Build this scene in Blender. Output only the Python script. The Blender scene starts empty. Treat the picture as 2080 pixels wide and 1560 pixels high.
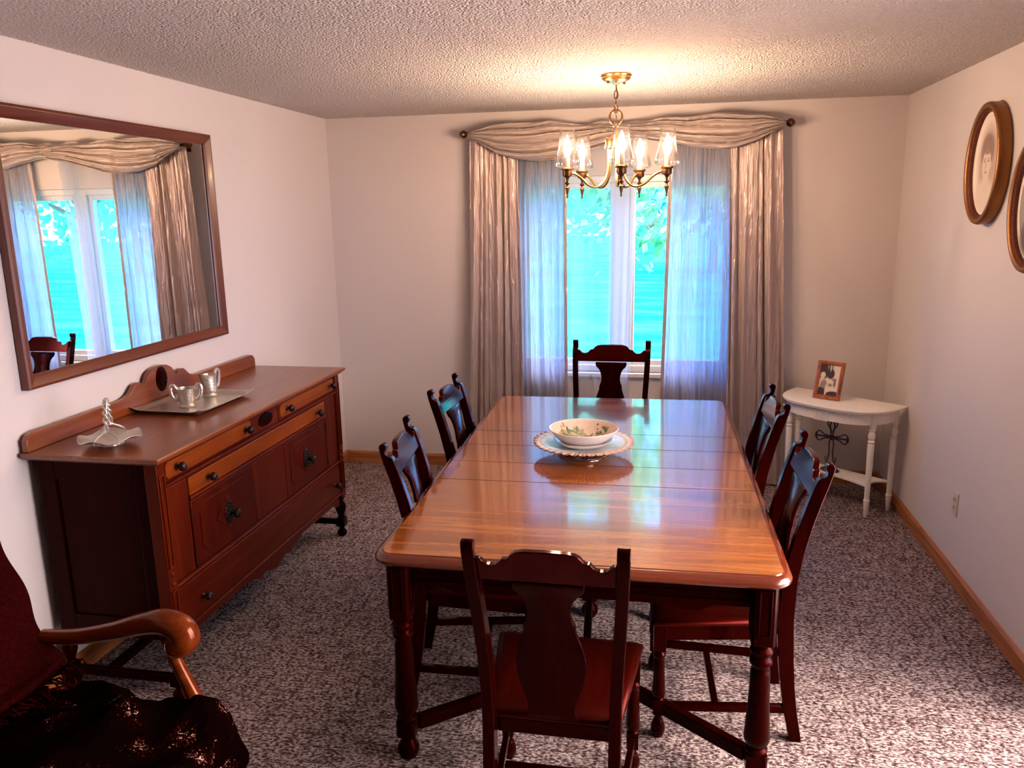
import bpy, bmesh, math, random
from mathutils import Vector, Matrix

# ------------------------------------------------------------------ camera, world, sun, exposure
S = bpy.context.scene
C = S.collection
PI = math.pi
L, R, D, H = -2.307, 1.405, 5.346, 2.44        # left wall, right wall, back wall, ceiling
YF = -4.2                                      # wall behind the camera

cam = bpy.data.cameras.new('camera')
cam.sensor_width = 36.0
cam.lens = 36.0 * 1612.37 / 2080.0
cam.clip_start = 0.05
cam_o = bpy.data.objects.new('camera', cam)
C.objects.link(cam_o)
yaw, pitch, roll = 0.192210055, -0.215327173, -0.0178635389
cy_, sy_ = math.cos(yaw), math.sin(yaw)
cp_, sp_ = math.cos(pitch), math.sin(pitch)
fw = Vector((-sy_ * cp_, cy_ * cp_, sp_))
rt = Vector((cy_, sy_, 0))
up = rt.cross(fw)
r2 = math.cos(roll) * rt + math.sin(roll) * up
u2 = -math.sin(roll) * rt + math.cos(roll) * up
m3 = Matrix((r2, u2, -fw)).transposed()
cam_o.matrix_world = Matrix.Translation((0, 0, 1.80897)) @ m3.to_4x4()
S.camera = cam_o

S.view_settings.view_transform = 'Standard'
S.view_settings.look = 'None'
S.view_settings.gamma = 1.0
S.view_settings.use_curve_mapping = False
S.view_settings.exposure = 1.25
S.cycles.use_denoising = True
S.cycles.max_bounces = 8
S.cycles.diffuse_bounces = 4
S.cycles.glossy_bounces = 4
S.cycles.transmission_bounces = 6
S.cycles.transparent_max_bounces = 16
S.cycles.sample_clamp_indirect = 6.0
S.cycles.caustics_reflective = False
S.cycles.caustics_refractive = False

W = bpy.data.worlds.new('sky')
S.world = W
W.use_nodes = True
nt = W.node_tree
nt.nodes.clear()
n_out = nt.nodes.new('ShaderNodeOutputWorld')
n_bg = nt.nodes.new('ShaderNodeBackground')
n_tc = nt.nodes.new('ShaderNodeTexCoord')
n_dot = nt.nodes.new('ShaderNodeVectorMath'); n_dot.operation = 'DOT_PRODUCT'
glow_side = Vector((0.72, -0.10, 0.78)).normalized()  # warm sky glow added to light the patio door, away from the sun lamp
n_dot.inputs[1].default_value = glow_side
n_pw = nt.nodes.new('ShaderNodeMapRange')
n_pw.inputs['From Min'].default_value = 0.50
n_pw.inputs['From Max'].default_value = 1.0
n_mix = nt.nodes.new('ShaderNodeMix'); n_mix.data_type = 'RGBA'
SKY_FAR = (0.55, 1.75, 4.90, 1)
SKY_GLOW = (20.0, 15.4, 13.2, 1)
n_mix.inputs['A'].default_value = SKY_FAR
n_mix.inputs['B'].default_value = SKY_GLOW
nt.links.new(n_tc.outputs['Generated'], n_dot.inputs[0])
nt.links.new(n_dot.outputs['Value'], n_pw.inputs['Value'])
nt.links.new(n_pw.outputs['Result'], n_mix.inputs['Factor'])
nt.links.new(n_mix.outputs['Result'], n_bg.inputs['Color'])
n_bg.inputs['Strength'].default_value = 1.0
nt.links.new(n_bg.outputs['Background'], n_out.inputs['Surface'])

sun = bpy.data.lights.new('sun', 'SUN')
sun.energy = 1.05
sun.color = (0.10, 0.90, 1.0)
sun.angle = 0.05
sun_o = bpy.data.objects.new('sun', sun)
C.objects.link(sun_o)
sun_o.rotation_euler = Vector((-0.35, -0.75, 0.60)).to_track_quat('Z', 'Y').to_euler()

def portal(name, loc, rot, sx, sy):
    l = bpy.data.lights.new(name, 'AREA')
    l.shape = 'RECTANGLE'; l.size = sx; l.size_y = sy
    l.cycles.is_portal = True
    o = bpy.data.objects.new(name, l)
    C.objects.link(o); o.location = loc; o.rotation_euler = rot

WX0, WX1, WZ0, WZ1 = -1.02, 0.45, 0.715, 2.02   # window opening in the back wall
PY0, PY1, PZ1 = 1.10, 2.85, 2.08                # opening for the added, unseen patio door in the right wall
portal('window_portal', ((WX0 + WX1) / 2, D + 0.17, (WZ0 + WZ1) / 2), (-PI / 2, 0, 0), WX1 - WX0, WZ1 - WZ0)
portal('patio_portal', (R + 0.17, (PY0 + PY1) / 2, PZ1 / 2), (0, PI / 2, 0), PZ1, PY1 - PY0)

BULB_STRENGTH = 232.0

random.seed(7)

# ------------------------------------------------------------------ materials
MATS = {}
def mat(name):
    m = bpy.data.materials.new(name); m.use_nodes = True
    MATS[name] = m
    t = m.node_tree
    return m, t, t.nodes['Principled BSDF']
def N(t, typ, **kw):
    n = t.nodes.new(typ)
    for k, v in kw.items(): setattr(n, k, v)
    return n
def ramp(t, stops):
    r = N(t, 'ShaderNodeValToRGB')
    e = r.color_ramp.elements
    while len(e) > 1: e.remove(e[0])
    e[0].position = stops[0][0]; e[0].color = (*stops[0][1], 1)
    for p, c in stops[1:]:
        x = e.new(p); x.color = (*c, 1)
    return r
def coords(t, scale=(1, 1, 1), kind='Object', rot=(0, 0, 0)):
    tc = N(t, 'ShaderNodeTexCoord'); mp = N(t, 'ShaderNodeMapping')
    mp.inputs['Scale'].default_value = scale
    mp.inputs['Rotation'].default_value = rot
    t.links.new(tc.outputs[kind], mp.inputs['Vector'])
    return mp.outputs['Vector']
def plain(name, col, rough=0.5, metal=0.0, coat=0.0, spec=0.5, bump=0, bscale=60):
    m, t, b = mat(name)
    b.inputs['Base Color'].default_value = (*col, 1)
    b.inputs['Roughness'].default_value = rough
    b.inputs['Metallic'].default_value = metal
    b.inputs['Coat Weight'].default_value = coat
    b.inputs['Coat Roughness'].default_value = 0.1
    b.inputs['Specular IOR Level'].default_value = spec
    v = coords(t)
    nz = N(t, 'ShaderNodeTexNoise'); nz.inputs['Scale'].default_value = bscale; nz.inputs['Detail'].default_value = 3
    t.links.new(v, nz.inputs['Vector'])
    mx = N(t, 'ShaderNodeMix', data_type='RGBA', blend_type='MULTIPLY')
    mx.inputs['Factor'].default_value = 0.25
    mx.inputs['A'].default_value = (*col, 1)
    t.links.new(nz.outputs['Fac'], mx.inputs['B'])
    t.links.new(mx.outputs['Result'], b.inputs['Base Color'])
    if bump:
        bp = N(t, 'ShaderNodeBump'); bp.inputs['Strength'].default_value = bump; bp.inputs['Distance'].default_value = 0.004
        t.links.new(nz.outputs['Fac'], bp.inputs['Height']); t.links.new(bp.outputs['Normal'], b.inputs['Normal'])
    return m
def wood(name, dark, mid, light, axis='x', rough=0.3, coat=0.4, coat_rough=0.12, scale=1.0, stint=(1, 1, 1), spec=0.5):
    m, t, b = mat(name)
    sc = {'x': (1.2, 14, 14), 'y': (14, 1.2, 14), 'z': (14, 14, 1.2)}[axis]
    v = coords(t, tuple(s * scale for s in sc))
    nz = N(t, 'ShaderNodeTexNoise'); nz.inputs['Scale'].default_value = 1.0
    nz.inputs['Detail'].default_value = 6; nz.inputs['Distortion'].default_value = 1.2
    t.links.new(v, nz.inputs['Vector'])
    sc2 = {'x': (4, 160, 160), 'y': (160, 4, 160), 'z': (160, 160, 4)}[axis]
    v2 = coords(t, sc2)
    n2 = N(t, 'ShaderNodeTexNoise'); n2.inputs['Scale'].default_value = 1.0; n2.inputs['Detail'].default_value = 2
    t.links.new(v2, n2.inputs['Vector'])
    ad = N(t, 'ShaderNodeMix', data_type='FLOAT'); ad.inputs['Factor'].default_value = 0.35
    t.links.new(nz.outputs['Fac'], ad.inputs['A']); t.links.new(n2.outputs['Fac'], ad.inputs['B'])
    r = ramp(t, [(0.30, dark), (0.50, mid), (0.68, light)])
    t.links.new(ad.outputs['Result'], r.inputs['Fac'])
    t.links.new(r.outputs['Color'], b.inputs['Base Color'])
    b.inputs['Roughness'].default_value = rough
    b.inputs['Coat Weight'].default_value = coat
    b.inputs['Coat Roughness'].default_value = coat_rough
    b.inputs['Specular Tint'].default_value = (*stint, 1)
    b.inputs['Specular IOR Level'].default_value = spec
    bp = N(t, 'ShaderNodeBump'); bp.inputs['Strength'].default_value = 0.06; bp.inputs['Distance'].default_value = 0.002
    t.links.new(n2.outputs['Fac'], bp.inputs['Height']); t.links.new(bp.outputs['Normal'], b.inputs['Normal'])
    return m

RED_F0 = (1.0, 0.05, 0.03)
MAHOG = ((0.0045, 0.0002, 0.0001), (0.008, 0.0003, 0.0001), (0.014, 0.0007, 0.0002))  # red mahogany darkened further; shade on the sideboard ends is in the colour
mh = {a: wood('darkened_mahogany_' + a, *MAHOG, axis=a, rough=0.28, coat=0.0, stint=RED_F0, spec=0.09) for a in 'xyz'}
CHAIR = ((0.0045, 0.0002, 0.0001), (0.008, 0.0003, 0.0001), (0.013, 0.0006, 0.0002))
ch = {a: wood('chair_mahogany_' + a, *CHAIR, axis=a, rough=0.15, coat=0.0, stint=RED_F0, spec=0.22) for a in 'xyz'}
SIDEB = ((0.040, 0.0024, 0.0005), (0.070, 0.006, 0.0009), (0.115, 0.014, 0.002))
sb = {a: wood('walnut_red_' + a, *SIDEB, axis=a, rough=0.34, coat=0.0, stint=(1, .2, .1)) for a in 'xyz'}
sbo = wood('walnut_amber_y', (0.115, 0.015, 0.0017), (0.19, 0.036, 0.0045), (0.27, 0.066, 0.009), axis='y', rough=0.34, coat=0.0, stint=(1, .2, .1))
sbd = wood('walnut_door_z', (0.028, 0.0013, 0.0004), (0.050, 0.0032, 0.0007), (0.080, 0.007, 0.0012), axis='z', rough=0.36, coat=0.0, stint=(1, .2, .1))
top_sb = wood('sideboard_top_wood', (0.13, 0.023, 0.005), (0.20, 0.045, 0.010), (0.28, 0.078, 0.019), axis='y', rough=0.30, coat=0.35, coat_rough=0.2)
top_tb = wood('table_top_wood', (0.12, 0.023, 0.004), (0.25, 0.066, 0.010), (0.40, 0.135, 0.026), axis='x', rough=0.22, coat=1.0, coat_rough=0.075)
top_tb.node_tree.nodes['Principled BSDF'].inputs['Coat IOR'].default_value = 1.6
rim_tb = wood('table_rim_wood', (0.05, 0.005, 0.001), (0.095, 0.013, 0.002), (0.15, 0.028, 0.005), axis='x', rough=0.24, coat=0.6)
oak = {a: wood('oak_trim_' + a, (0.16, 0.042, 0.010), (0.38, 0.125, 0.035), (0.55, 0.22, 0.075), axis=a, rough=0.4, coat=0.2, scale=1.5) for a in 'xy'}
frame_w = {a: wood('mirror_frame_wood_' + a, (0.075, 0.011, 0.004), (0.12, 0.022, 0.007), (0.17, 0.038, 0.013), axis=a, rough=0.35, coat=0.15) for a in 'yz'}
arm_w = wood('armchair_wood', (0.065, 0.006, 0.001), (0.11, 0.015, 0.002), (0.16, 0.03, 0.004), axis='x', rough=0.22, coat=0.12, stint=(1, .4, .2))
white_w = plain('white_paint', (1.0, 0.95, 0.88), 0.4, spec=0.4)
black_m = plain('bronze_hardware', (0.030, 0.016, 0.013), 0.33, 0.6, bump=0.4, bscale=180)
brass = plain('aged_brass', (0.50, 0.30, 0.115), 0.26, 1.0)
brass_d = plain('dark_brass', (0.17, 0.078, 0.034), 0.36, 1.0)
pewter = plain('hammered_aluminium', (0.74, 0.68, 0.60), 0.34, 0.9, bump=0.55, bscale=110)
silver = plain('polished_silver', (0.72, 0.66, 0.62), 0.12, 1.0)
gold_f = plain('gilt_frame', (0.30, 0.115, 0.030), 0.38, 0.65, bump=0.2, bscale=120)
gold_in = plain('gilt_frame_liner', (0.16, 0.035, 0.016), 0.42, 0.4, bump=0.8, bscale=260)
ivory = plain('ivory_plastic', (0.72, 0.62, 0.50), 0.4)
slot_m = plain('dark_slot', (0.03, 0.02, 0.02), 0.6)
upvc = plain('white_window_frame', (0.88, 0.86, 0.85), 0.35)
cast = plain('dark_cast_metal', (0.075, 0.055, 0.075), 0.45, 0.6, bump=0.3, bscale=90)

def wall_mat():
    m, t, b = mat('painted_wall')
    v = coords(t, kind='Object')
    nz = N(t, 'ShaderNodeTexNoise'); nz.inputs['Scale'].default_value = 140; nz.inputs['Detail'].default_value = 3
    t.links.new(v, nz.inputs['Vector'])
    b.inputs['Base Color'].default_value = (0.68, 0.615, 0.592, 1)
    b.inputs['Roughness'].default_value = 0.55
    b.inputs['Specular IOR Level'].default_value = 0.3
    bp = N(t, 'ShaderNodeBump'); bp.inputs['Strength'].default_value = 0.12; bp.inputs['Distance'].default_value = 0.003
    t.links.new(nz.outputs['Fac'], bp.inputs['Height']); t.links.new(bp.outputs['Normal'], b.inputs['Normal'])
    return m
wall_m = wall_mat()
def ceil_mat():
    m, t, b = mat('popcorn_ceiling')
    v = coords(t)
    nz = N(t, 'ShaderNodeTexVoronoi'); nz.inputs['Scale'].default_value = 105
    n2 = N(t, 'ShaderNodeTexNoise'); n2.inputs['Scale'].default_value = 85; n2.inputs['Detail'].default_value = 5
    t.links.new(v, nz.inputs['Vector']); t.links.new(v, n2.inputs['Vector'])
    ad = N(t, 'ShaderNodeMath', operation='SUBTRACT')
    t.links.new(n2.outputs['Fac'], ad.inputs[0]); t.links.new(nz.outputs['Distance'], ad.inputs[1])
    b.inputs['Base Color'].default_value = (0.92, 0.81, 0.75, 1)
    b.inputs['Roughness'].default_value = 0.9
    b.inputs['Specular IOR Level'].default_value = 0.15
    bp = N(t, 'ShaderNodeBump'); bp.inputs['Strength'].default_value = 1.0; bp.inputs['Distance'].default_value = 0.024
    t.links.new(ad.outputs[0], bp.inputs['Height']); t.links.new(bp.outputs['Normal'], b.inputs['Normal'])
    return m
ceil_m = ceil_mat()
def carpet_mat():
    m, t, b = mat('berber_carpet')
    v = coords(t)
    fine = N(t, 'ShaderNodeTexNoise'); fine.inputs['Scale'].default_value = 88; fine.inputs['Detail'].default_value = 2.0
    fine.inputs['Roughness'].default_value = 0.6
    t.links.new(coords(t, (0.75, 1.3, 1)), fine.inputs['Vector'])
    # woven blocks: short dashes running two ways
    vx = coords(t, (6, 26, 1)); vy = coords(t, (24, 7, 1))
    bx = N(t, 'ShaderNodeTexNoise'); bx.inputs['Scale'].default_value = 1.6; bx.inputs['Detail'].default_value = 3
    by = N(t, 'ShaderNodeTexNoise'); by.inputs['Scale'].default_value = 1.6; by.inputs['Detail'].default_value = 3
    t.links.new(vx, bx.inputs['Vector']); t.links.new(vy, by.inputs['Vector'])
    mxn = N(t, 'ShaderNodeMath', operation='MAXIMUM')
    t.links.new(bx.outputs['Fac'], mxn.inputs[0]); t.links.new(by.outputs['Fac'], mxn.inputs[1])
    s1 = N(t, 'ShaderNodeMath', operation='MULTIPLY_ADD'); s1.inputs[1].default_value = 0.50; s1.inputs[2].default_value = -0.29
    t.links.new(mxn.outputs[0], s1.inputs[0])
    s2 = N(t, 'ShaderNodeMath', operation='SUBTRACT')
    t.links.new(fine.outputs['Fac'], s2.inputs[0]); t.links.new(s1.outputs[0], s2.inputs[1])
    r = ramp(t, [(0.36, (0.035, 0.017, 0.020)), (0.46, (0.105, 0.062, 0.064)), (0.54, (0.25, 0.185, 0.182)), (0.64, (0.45, 0.37, 0.35))])
    t.links.new(s2.outputs[0], r.inputs['Fac'])
    t.links.new(r.outputs['Color'], b.inputs['Base Color'])
    b.inputs['Roughness'].default_value = 0.95
    b.inputs['Specular IOR Level'].default_value = 0.1
    bp = N(t, 'ShaderNodeBump'); bp.inputs['Strength'].default_value = 0.9; bp.inputs['Distance'].default_value = 0.008
    t.links.new(fine.outputs['Fac'], bp.inputs['Height']); t.links.new(bp.outputs['Normal'], b.inputs['Normal'])
    return m
carpet_m = carpet_mat()

def cloth_mat(name, col, rough=0.38, transl=0.4, transp=0.1, sheen=0.3, metal=0.0, fold=(240, 240, 26), bump=0.5, tcol=None):
    m, t, b = mat(name)
    b.inputs['Base Color'].default_value = (*col, 1)
    b.inputs['Roughness'].default_value = rough
    b.inputs['Metallic'].default_value = metal
    b.inputs['Sheen Weight'].default_value = sheen
    v = coords(t, (fold[0] / 10, fold[1] / 10, fold[2] / 10))
    nz = N(t, 'ShaderNodeTexNoise'); nz.inputs['Scale'].default_value = 2.2; nz.inputs['Detail'].default_value = 6; nz.inputs['Distortion'].default_value = 0.8
    t.links.new(v, nz.inputs['Vector'])
    bp = N(t, 'ShaderNodeBump'); bp.inputs['Strength'].default_value = bump; bp.inputs['Distance'].default_value = 0.035
    t.links.new(nz.outputs['Fac'], bp.inputs['Height']); t.links.new(bp.outputs['Normal'], b.inputs['Normal'])
    out = t.nodes['Material Output']
    tr = N(t, 'ShaderNodeBsdfTranslucent'); tr.inputs['Color'].default_value = (*(tcol or col), 1)
    t.links.new(bp.outputs['Normal'], tr.inputs['Normal'])
    mx = N(t, 'ShaderNodeMixShader'); mx.inputs['Fac'].default_value = transl
    t.links.new(b.outputs[0], mx.inputs[1]); t.links.new(tr.outputs[0], mx.inputs[2])
    tp = N(t, 'ShaderNodeBsdfTransparent')
    mx2 = N(t, 'ShaderNodeMixShader'); mx2.inputs['Fac'].default_value = transp
    t.links.new(mx.outputs[0], mx2.inputs[1]); t.links.new(tp.outputs[0], mx2.inputs[2])
    t.links.new(mx2.outputs[0], out.inputs['Surface'])
    return m
satin = cloth_mat('taupe_crinkled_satin', (0.68, 0.53, 0.48), 0.32, 0.05, 0.0, 0.3, 0.60, bump=0.9)
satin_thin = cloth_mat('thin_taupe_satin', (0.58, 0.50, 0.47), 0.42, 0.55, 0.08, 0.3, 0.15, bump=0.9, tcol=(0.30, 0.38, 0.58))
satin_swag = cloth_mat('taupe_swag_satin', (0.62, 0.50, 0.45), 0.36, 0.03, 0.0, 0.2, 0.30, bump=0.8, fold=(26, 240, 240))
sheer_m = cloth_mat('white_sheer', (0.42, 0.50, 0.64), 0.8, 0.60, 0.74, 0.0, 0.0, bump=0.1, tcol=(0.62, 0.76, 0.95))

def glass_mat(name, tint=(1, 1, 1), spec=0.08, haze=0.0):
    m, t, b = mat(name)
    t.nodes.remove(b)
    out = t.nodes['Material Output']
    tp = N(t, 'ShaderNodeBsdfTransparent'); tp.inputs['Color'].default_value = (*tint, 1)
    gl = N(t, 'ShaderNodeBsdfGlossy'); gl.inputs['Roughness'].default_value = 0.03
    fr = N(t, 'ShaderNodeLayerWeight'); fr.inputs['Blend'].default_value = 0.25
    ml = N(t, 'ShaderNodeMath', operation='MULTIPLY_ADD'); ml.inputs[1].default_value = 0.7; ml.inputs[2].default_value = spec * 0.3
    t.links.new(fr.outputs['Fresnel'], ml.inputs[0])
    mx = N(t, 'ShaderNodeMixShader')
    t.links.new(ml.outputs[0], mx.inputs['Fac'])
    t.links.new(tp.outputs[0], mx.inputs[1]); t.links.new(gl.outputs[0], mx.inputs[2])
    if haze:
        hz = N(t, 'ShaderNodeBsdfTranslucent'); hz.inputs['Color'].default_value = (1, 0.95, 0.9, 1)
        m2 = N(t, 'ShaderNodeMixShader'); m2.inputs['Fac'].default_value = haze
        t.links.new(mx.outputs[0], m2.inputs[1]); t.links.new(hz.outputs[0], m2.inputs[2]); mx = m2
    t.links.new(mx.outputs[0], out.inputs['Surface'])
    return m
pane_m = glass_mat('window_glass', (0.95, 0.99, 0.99))
lampglass_m = glass_mat('clear_lamp_glass', (0.97, 0.95, 0.93), spec=0.2, haze=0.004)
def mirror_mat():
    m, t, b = mat('mirror_silvering')
    b.inputs['Base Color'].default_value = (0.93, 0.94, 0.93, 1); b.inputs['Metallic'].default_value = 1.0
    b.inputs['Roughness'].default_value = 0.01
    return m
mirror_m = mirror_mat()
def emit_mat(name, col, strength):
    m, t, b = mat(name)
    t.nodes.remove(b)
    e = N(t, 'ShaderNodeEmission'); e.inputs['Color'].default_value = (*col, 1); e.inputs['Strength'].default_value = strength
    t.links.new(e.outputs[0], t.nodes['Material Output'].inputs['Surface'])
    return m
bulb_m = emit_mat('lit_candle_bulb', (1.0, 0.67, 0.44), BULB_STRENGTH)

# ------------------------------------------------------------------ geometry helpers
class MB:
    """collects shapes into one mesh"""
    def __init__(s): s.bm = bmesh.new(); s.mi = 0
    def face(s, vs):
        try:
            f = s.bm.faces.new(vs); f.material_index = s.mi; return f
        except ValueError: return None
    def box(s, x0, x1, y0, y1, z0, z1, M=None):
        v = [s.bm.verts.new(Vector(p) if M is None else M @ Vector(p)) for p in
             [(x0, y0, z0), (x1, y0, z0), (x1, y1, z0), (x0, y1, z0), (x0, y0, z1), (x1, y0, z1), (x1, y1, z1), (x0, y1, z1)]]
        for q in [(0, 3, 2, 1), (4, 5, 6, 7), (0, 1, 5, 4), (1, 2, 6, 5), (2, 3, 7, 6), (3, 0, 4, 7)]: s.face([v[i] for i in q])
        return s
    def prism(s, pts, place, t0, t1):
        """polygon pts (a,b) extruded from t0 to t1; place(a,b,t) -> xyz"""
        A = [s.bm.verts.new(place(a, b, t0)) for a, b in pts]
        B = [s.bm.verts.new(place(a, b, t1)) for a, b in pts]
        n = len(pts)
        for V in (A[::-1], B):
            f = s.face(V)
            if f and n > 4:
                f.normal_update()
                bmesh.ops.triangulate(s.bm, faces=[f])
        for i in range(n): s.face([A[i], A[(i + 1) % n], B[(i + 1) % n], B[i]])
        return s
    def rings(s, rings, cap=True, close=False):
        R_ = [[s.bm.verts.new(p) for p in r] for r in rings]
        n = len(R_[0])
        rng = range(len(R_)) if close else range(len(R_) - 1)
        for i in rng:
            a, b = R_[i], R_[(i + 1) % len(R_)]
            for j in range(n): s.face([a[j], a[(j + 1) % n], b[(j + 1) % n], b[j]])
        if cap and not close:
            s.face(R_[0][::-1]); s.face(R_[-1])
        return s
    def lathe(s, prof, c=(0, 0, 0), seg=24, M=None, sx=1, sy=1, cap=True):
        rr = []
        for r, z in prof:
            r = max(r, 0.0004)
            ring = []
            for k in range(seg):
                a = 2 * PI * k / seg
                p = Vector((r * math.cos(a) * sx, r * math.sin(a) * sy, z))
                p = (M @ p) if M is not None else p
                ring.append(p + Vector(c))
            rr.append(ring)
        return s.rings(rr, cap)
    def tube(s, pts, rad, seg=10, close=False, cap=True):
        pts = [Vector(p) for p in pts]
        n = len(pts)
        rads = rad if isinstance(rad, (list, tuple)) else [rad] * n
        rr = []; ref = None
        for i, p in enumerate(pts):
            if close: d = pts[(i + 1) % n] - pts[i - 1]
            else: d = pts[min(i + 1, n - 1)] - pts[max(i - 1, 0)]
            d.normalize()
            if ref is None:
                ref = Vector((0, 0, 1)) if abs(d.z) < 0.9 else Vector((1, 0, 0))
            a = (ref - d * ref.dot(d)).normalized(); b = d.cross(a); ref = a
            rr.append([p + rads[i] * (math.cos(2 * PI * k / seg) * a + math.sin(2 * PI * k / seg) * b) for k in range(seg)])
        return s.rings(rr, cap, close)
    def grid(s, f, nu, nv, wrap=False):
        V = [[s.bm.verts.new(f(i / nu, j / nv)) for j in range(nv + 1)] for i in range(nu + (0 if wrap else 1))]
        n = len(V)
        for i in range(nu):
            for j in range(nv):
                s.face([V[i][j], V[(i + 1) % n][j], V[(i + 1) % n][j + 1], V[i][j + 1]])
        return s
    def ball(s, c, r, sx=1, sy=1, sz=1, seg=14):
        prof = [(r * math.sin(PI * k / 10), -r * math.cos(PI * k / 10) * sz) for k in range(11)]
        return s.lathe(prof, c, seg, None, sx, sy)
    def build(s, name, m, parent=None, bevel=0.0, smooth=35, seg=2, solid=0.0):
        me = bpy.data.meshes.new(name)
        bmesh.ops.remove_doubles(s.bm, verts=s.bm.verts, dist=1e-6)
        bmesh.ops.recalc_face_normals(s.bm, faces=s.bm.faces)
        s.bm.to_mesh(me); s.bm.free()
        for x in (m if isinstance(m, (list, tuple)) else [m]): me.materials.append(x)
        if smooth:
            me.shade_smooth(); me.set_sharp_from_angle(angle=math.radians(smooth))
        o = bpy.data.objects.new(name, me); C.objects.link(o)
        if parent: o.parent = parent
        if solid:
            md = o.modifiers.new('thickness', 'SOLIDIFY'); md.thickness = solid; md.offset = 0
        if bevel:
            md = o.modifiers.new('bevel', 'BEVEL'); md.width = bevel; md.segments = seg; md.limit_method = 'ANGLE'; md.angle_limit = math.radians(40)
        return o

def tag(o, label=None, cat=None, group=None, kind=None):
    if label: o['label'] = label
    if cat: o['category'] = cat
    if group: o['group'] = group
    if kind: o['kind'] = kind
    return o
def thing(name, label, cat, loc=(0, 0, 0), rotz=0.0, group=None):
    o = bpy.data.objects.new(name, None); C.objects.link(o)
    o.empty_display_size = 0.1
    o.location = loc; o.rotation_euler = (0, 0, rotz)
    return tag(o, label, cat, group)
def struct(name, mb, m, label, cat, parent=None, **kw):
    o = mb.build(name, m, parent, **kw)
    return tag(o, label, cat, kind='structure')
def copy_tree(root, loc, rotz, label):
    r = root.copy(); C.objects.link(r)
    r.location = loc; r.rotation_euler = (0, 0, rotz); r['label'] = label
    for c0 in list(root.children):
        c = c0.copy(); C.objects.link(c); c.parent = r
        for d0 in list(c0.children):
            d = d0.copy(); C.objects.link(d); d.parent = c
    return r
def part_label(o, s): o['label'] = s; return o
def smooth_path(pts, n=8):
    """Catmull-Rom through pts"""
    P = [Vector(p) for p in pts]; out = []
    for i in range(len(P) - 1):
        p0, p1, p2, p3 = P[max(i - 1, 0)], P[i], P[i + 1], P[min(i + 2, len(P) - 1)]
        for k in range(n):
            t = k / n
            out.append(0.5 * ((2 * p1) + (-p0 + p2) * t + (2 * p0 - 5 * p1 + 4 * p2 - p3) * t * t + (-p0 + 3 * p1 - 3 * p2 + p3) * t ** 3))
    out.append(P[-1]); return out
def interp(tab, x):
    if x <= tab[0][0]: return tab[0][1]
    for (a, va), (b, vb) in zip(tab, tab[1:]):
        if x <= b: return va + (vb - va) * (x - a) / (b - a)
    return tab[-1][1]
def sm(t): t = min(1, max(0, t)); return t * t * (3 - 2 * t)

# ------------------------------------------------------------------ room shell
T = 0.16
struct('floor', MB().box(L - T, R + T, YF - T, D + T, -0.12, 0), carpet_m, 'mottled beige and dark brown woven carpet', 'floor', smooth=0)
struct('ceiling', MB().box(L - T, R + T, YF - T, D + T, H, H + 0.15), ceil_m, 'textured popcorn ceiling', 'ceiling', smooth=0)
struct('wall_left', MB().box(L - T, L, YF - T, D + T, 0, H), wall_m, 'pale painted wall on the left behind the mirror', 'wall', smooth=0)
b = MB()
b.box(L, WX0, D, D + T, 0, H); b.box(WX1, R, D, D + T, 0, H)
b.box(WX0, WX1, D, D + T, 0, WZ0); b.box(WX0, WX1, D, D + T, WZ1, H)
struct('wall_back', b, wall_m, 'pale painted back wall around the curtained window', 'wall', smooth=0)
b = MB()
b.box(R, R + T, PY1, D + T, 0, H); b.box(R, R + T, YF - T, PY0, 0, H); b.box(R, R + T, PY0, PY1, PZ1, H)
struct('wall_right', b, wall_m, 'pale painted wall on the right with the oval portraits', 'wall', smooth=0)
struct('wall_front', MB().box(L, R, YF - T, YF, 0, H), wall_m, 'painted wall behind the viewer', 'wall', smooth=0)

def base_prof(w=0.014, h=0.085): return [(0, 0), (w, 0), (w, h - 0.014), (w * 0.55, h - 0.004), (0, h)]
struct('baseboard_left', MB().prism(base_prof(), lambda a, z, t: (L + a, t, z), YF, D), oak['y'], 'oak baseboard along the left wall', 'baseboard', smooth=0)
struct('baseboard_back', MB().prism(base_prof(), lambda a, z, t: (t, D - a, z), L, R), oak['x'], 'oak baseboard along the back wall', 'baseboard', smooth=0)
struct('baseboard_right', MB().prism(base_prof(), lambda a, z, t: (R - a, t, z), PY1 + 0.08, D), oak['y'], 'oak baseboard along the right wall', 'baseboard', smooth=0)

# window with two sashes
wf = thing('window_1', 'white framed double window behind the curtains', 'window', ((WX0 + WX1) / 2, D, WZ0)); wf['kind'] = 'structure'
hw = (WX1 - WX0) / 2; hh = WZ1 - WZ0
b = MB()
for x0, x1 in ((-hw, -hw + 0.045), (hw - 0.045, hw), (-0.045, 0.045)): b.box(x0, x1, 0.03, 0.13, 0, hh)
b.box(-hw + 0.045, -0.045, 0.03, 0.13, 0, 0.045); b.box(0.045, hw - 0.045, 0.03, 0.13, 0, 0.045)
b.box(-hw + 0.045, -0.045, 0.03, 0.13, hh - 0.045, hh); b.box(0.045, hw - 0.045, 0.03, 0.13, hh - 0.045, hh)
b.build('frame', upvc, wf, 0.004)
for x0, x1 in ((-hw + 0.045, -0.045), (0.045, hw - 0.045)):
    q = MB(); s_ = 0.035
    q.box(x0, x0 + s_, 0.055, 0.105, 0.045, hh - 0.045); q.box(x1 - s_, x1, 0.055, 0.105, 0.045, hh - 0.045)
    q.box(x0 + s_, x1 - s_, 0.055, 0.105, 0.045, 0.045 + s_); q.box(x0 + s_, x1 - s_, 0.055, 0.105, hh - 0.045 - s_, hh - 0.045)
    sash = q.build('sash', upvc, wf, 0.003)
    MB().grid(lambda u, v: (x0 + s_ + (x1 - x0 - 2 * s_) * u, 0.08, 0.045 + s_ + (hh - 0.09 - 2 * s_) * v), 1, 1).build('pane', pane_m, sash, smooth=0)
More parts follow.
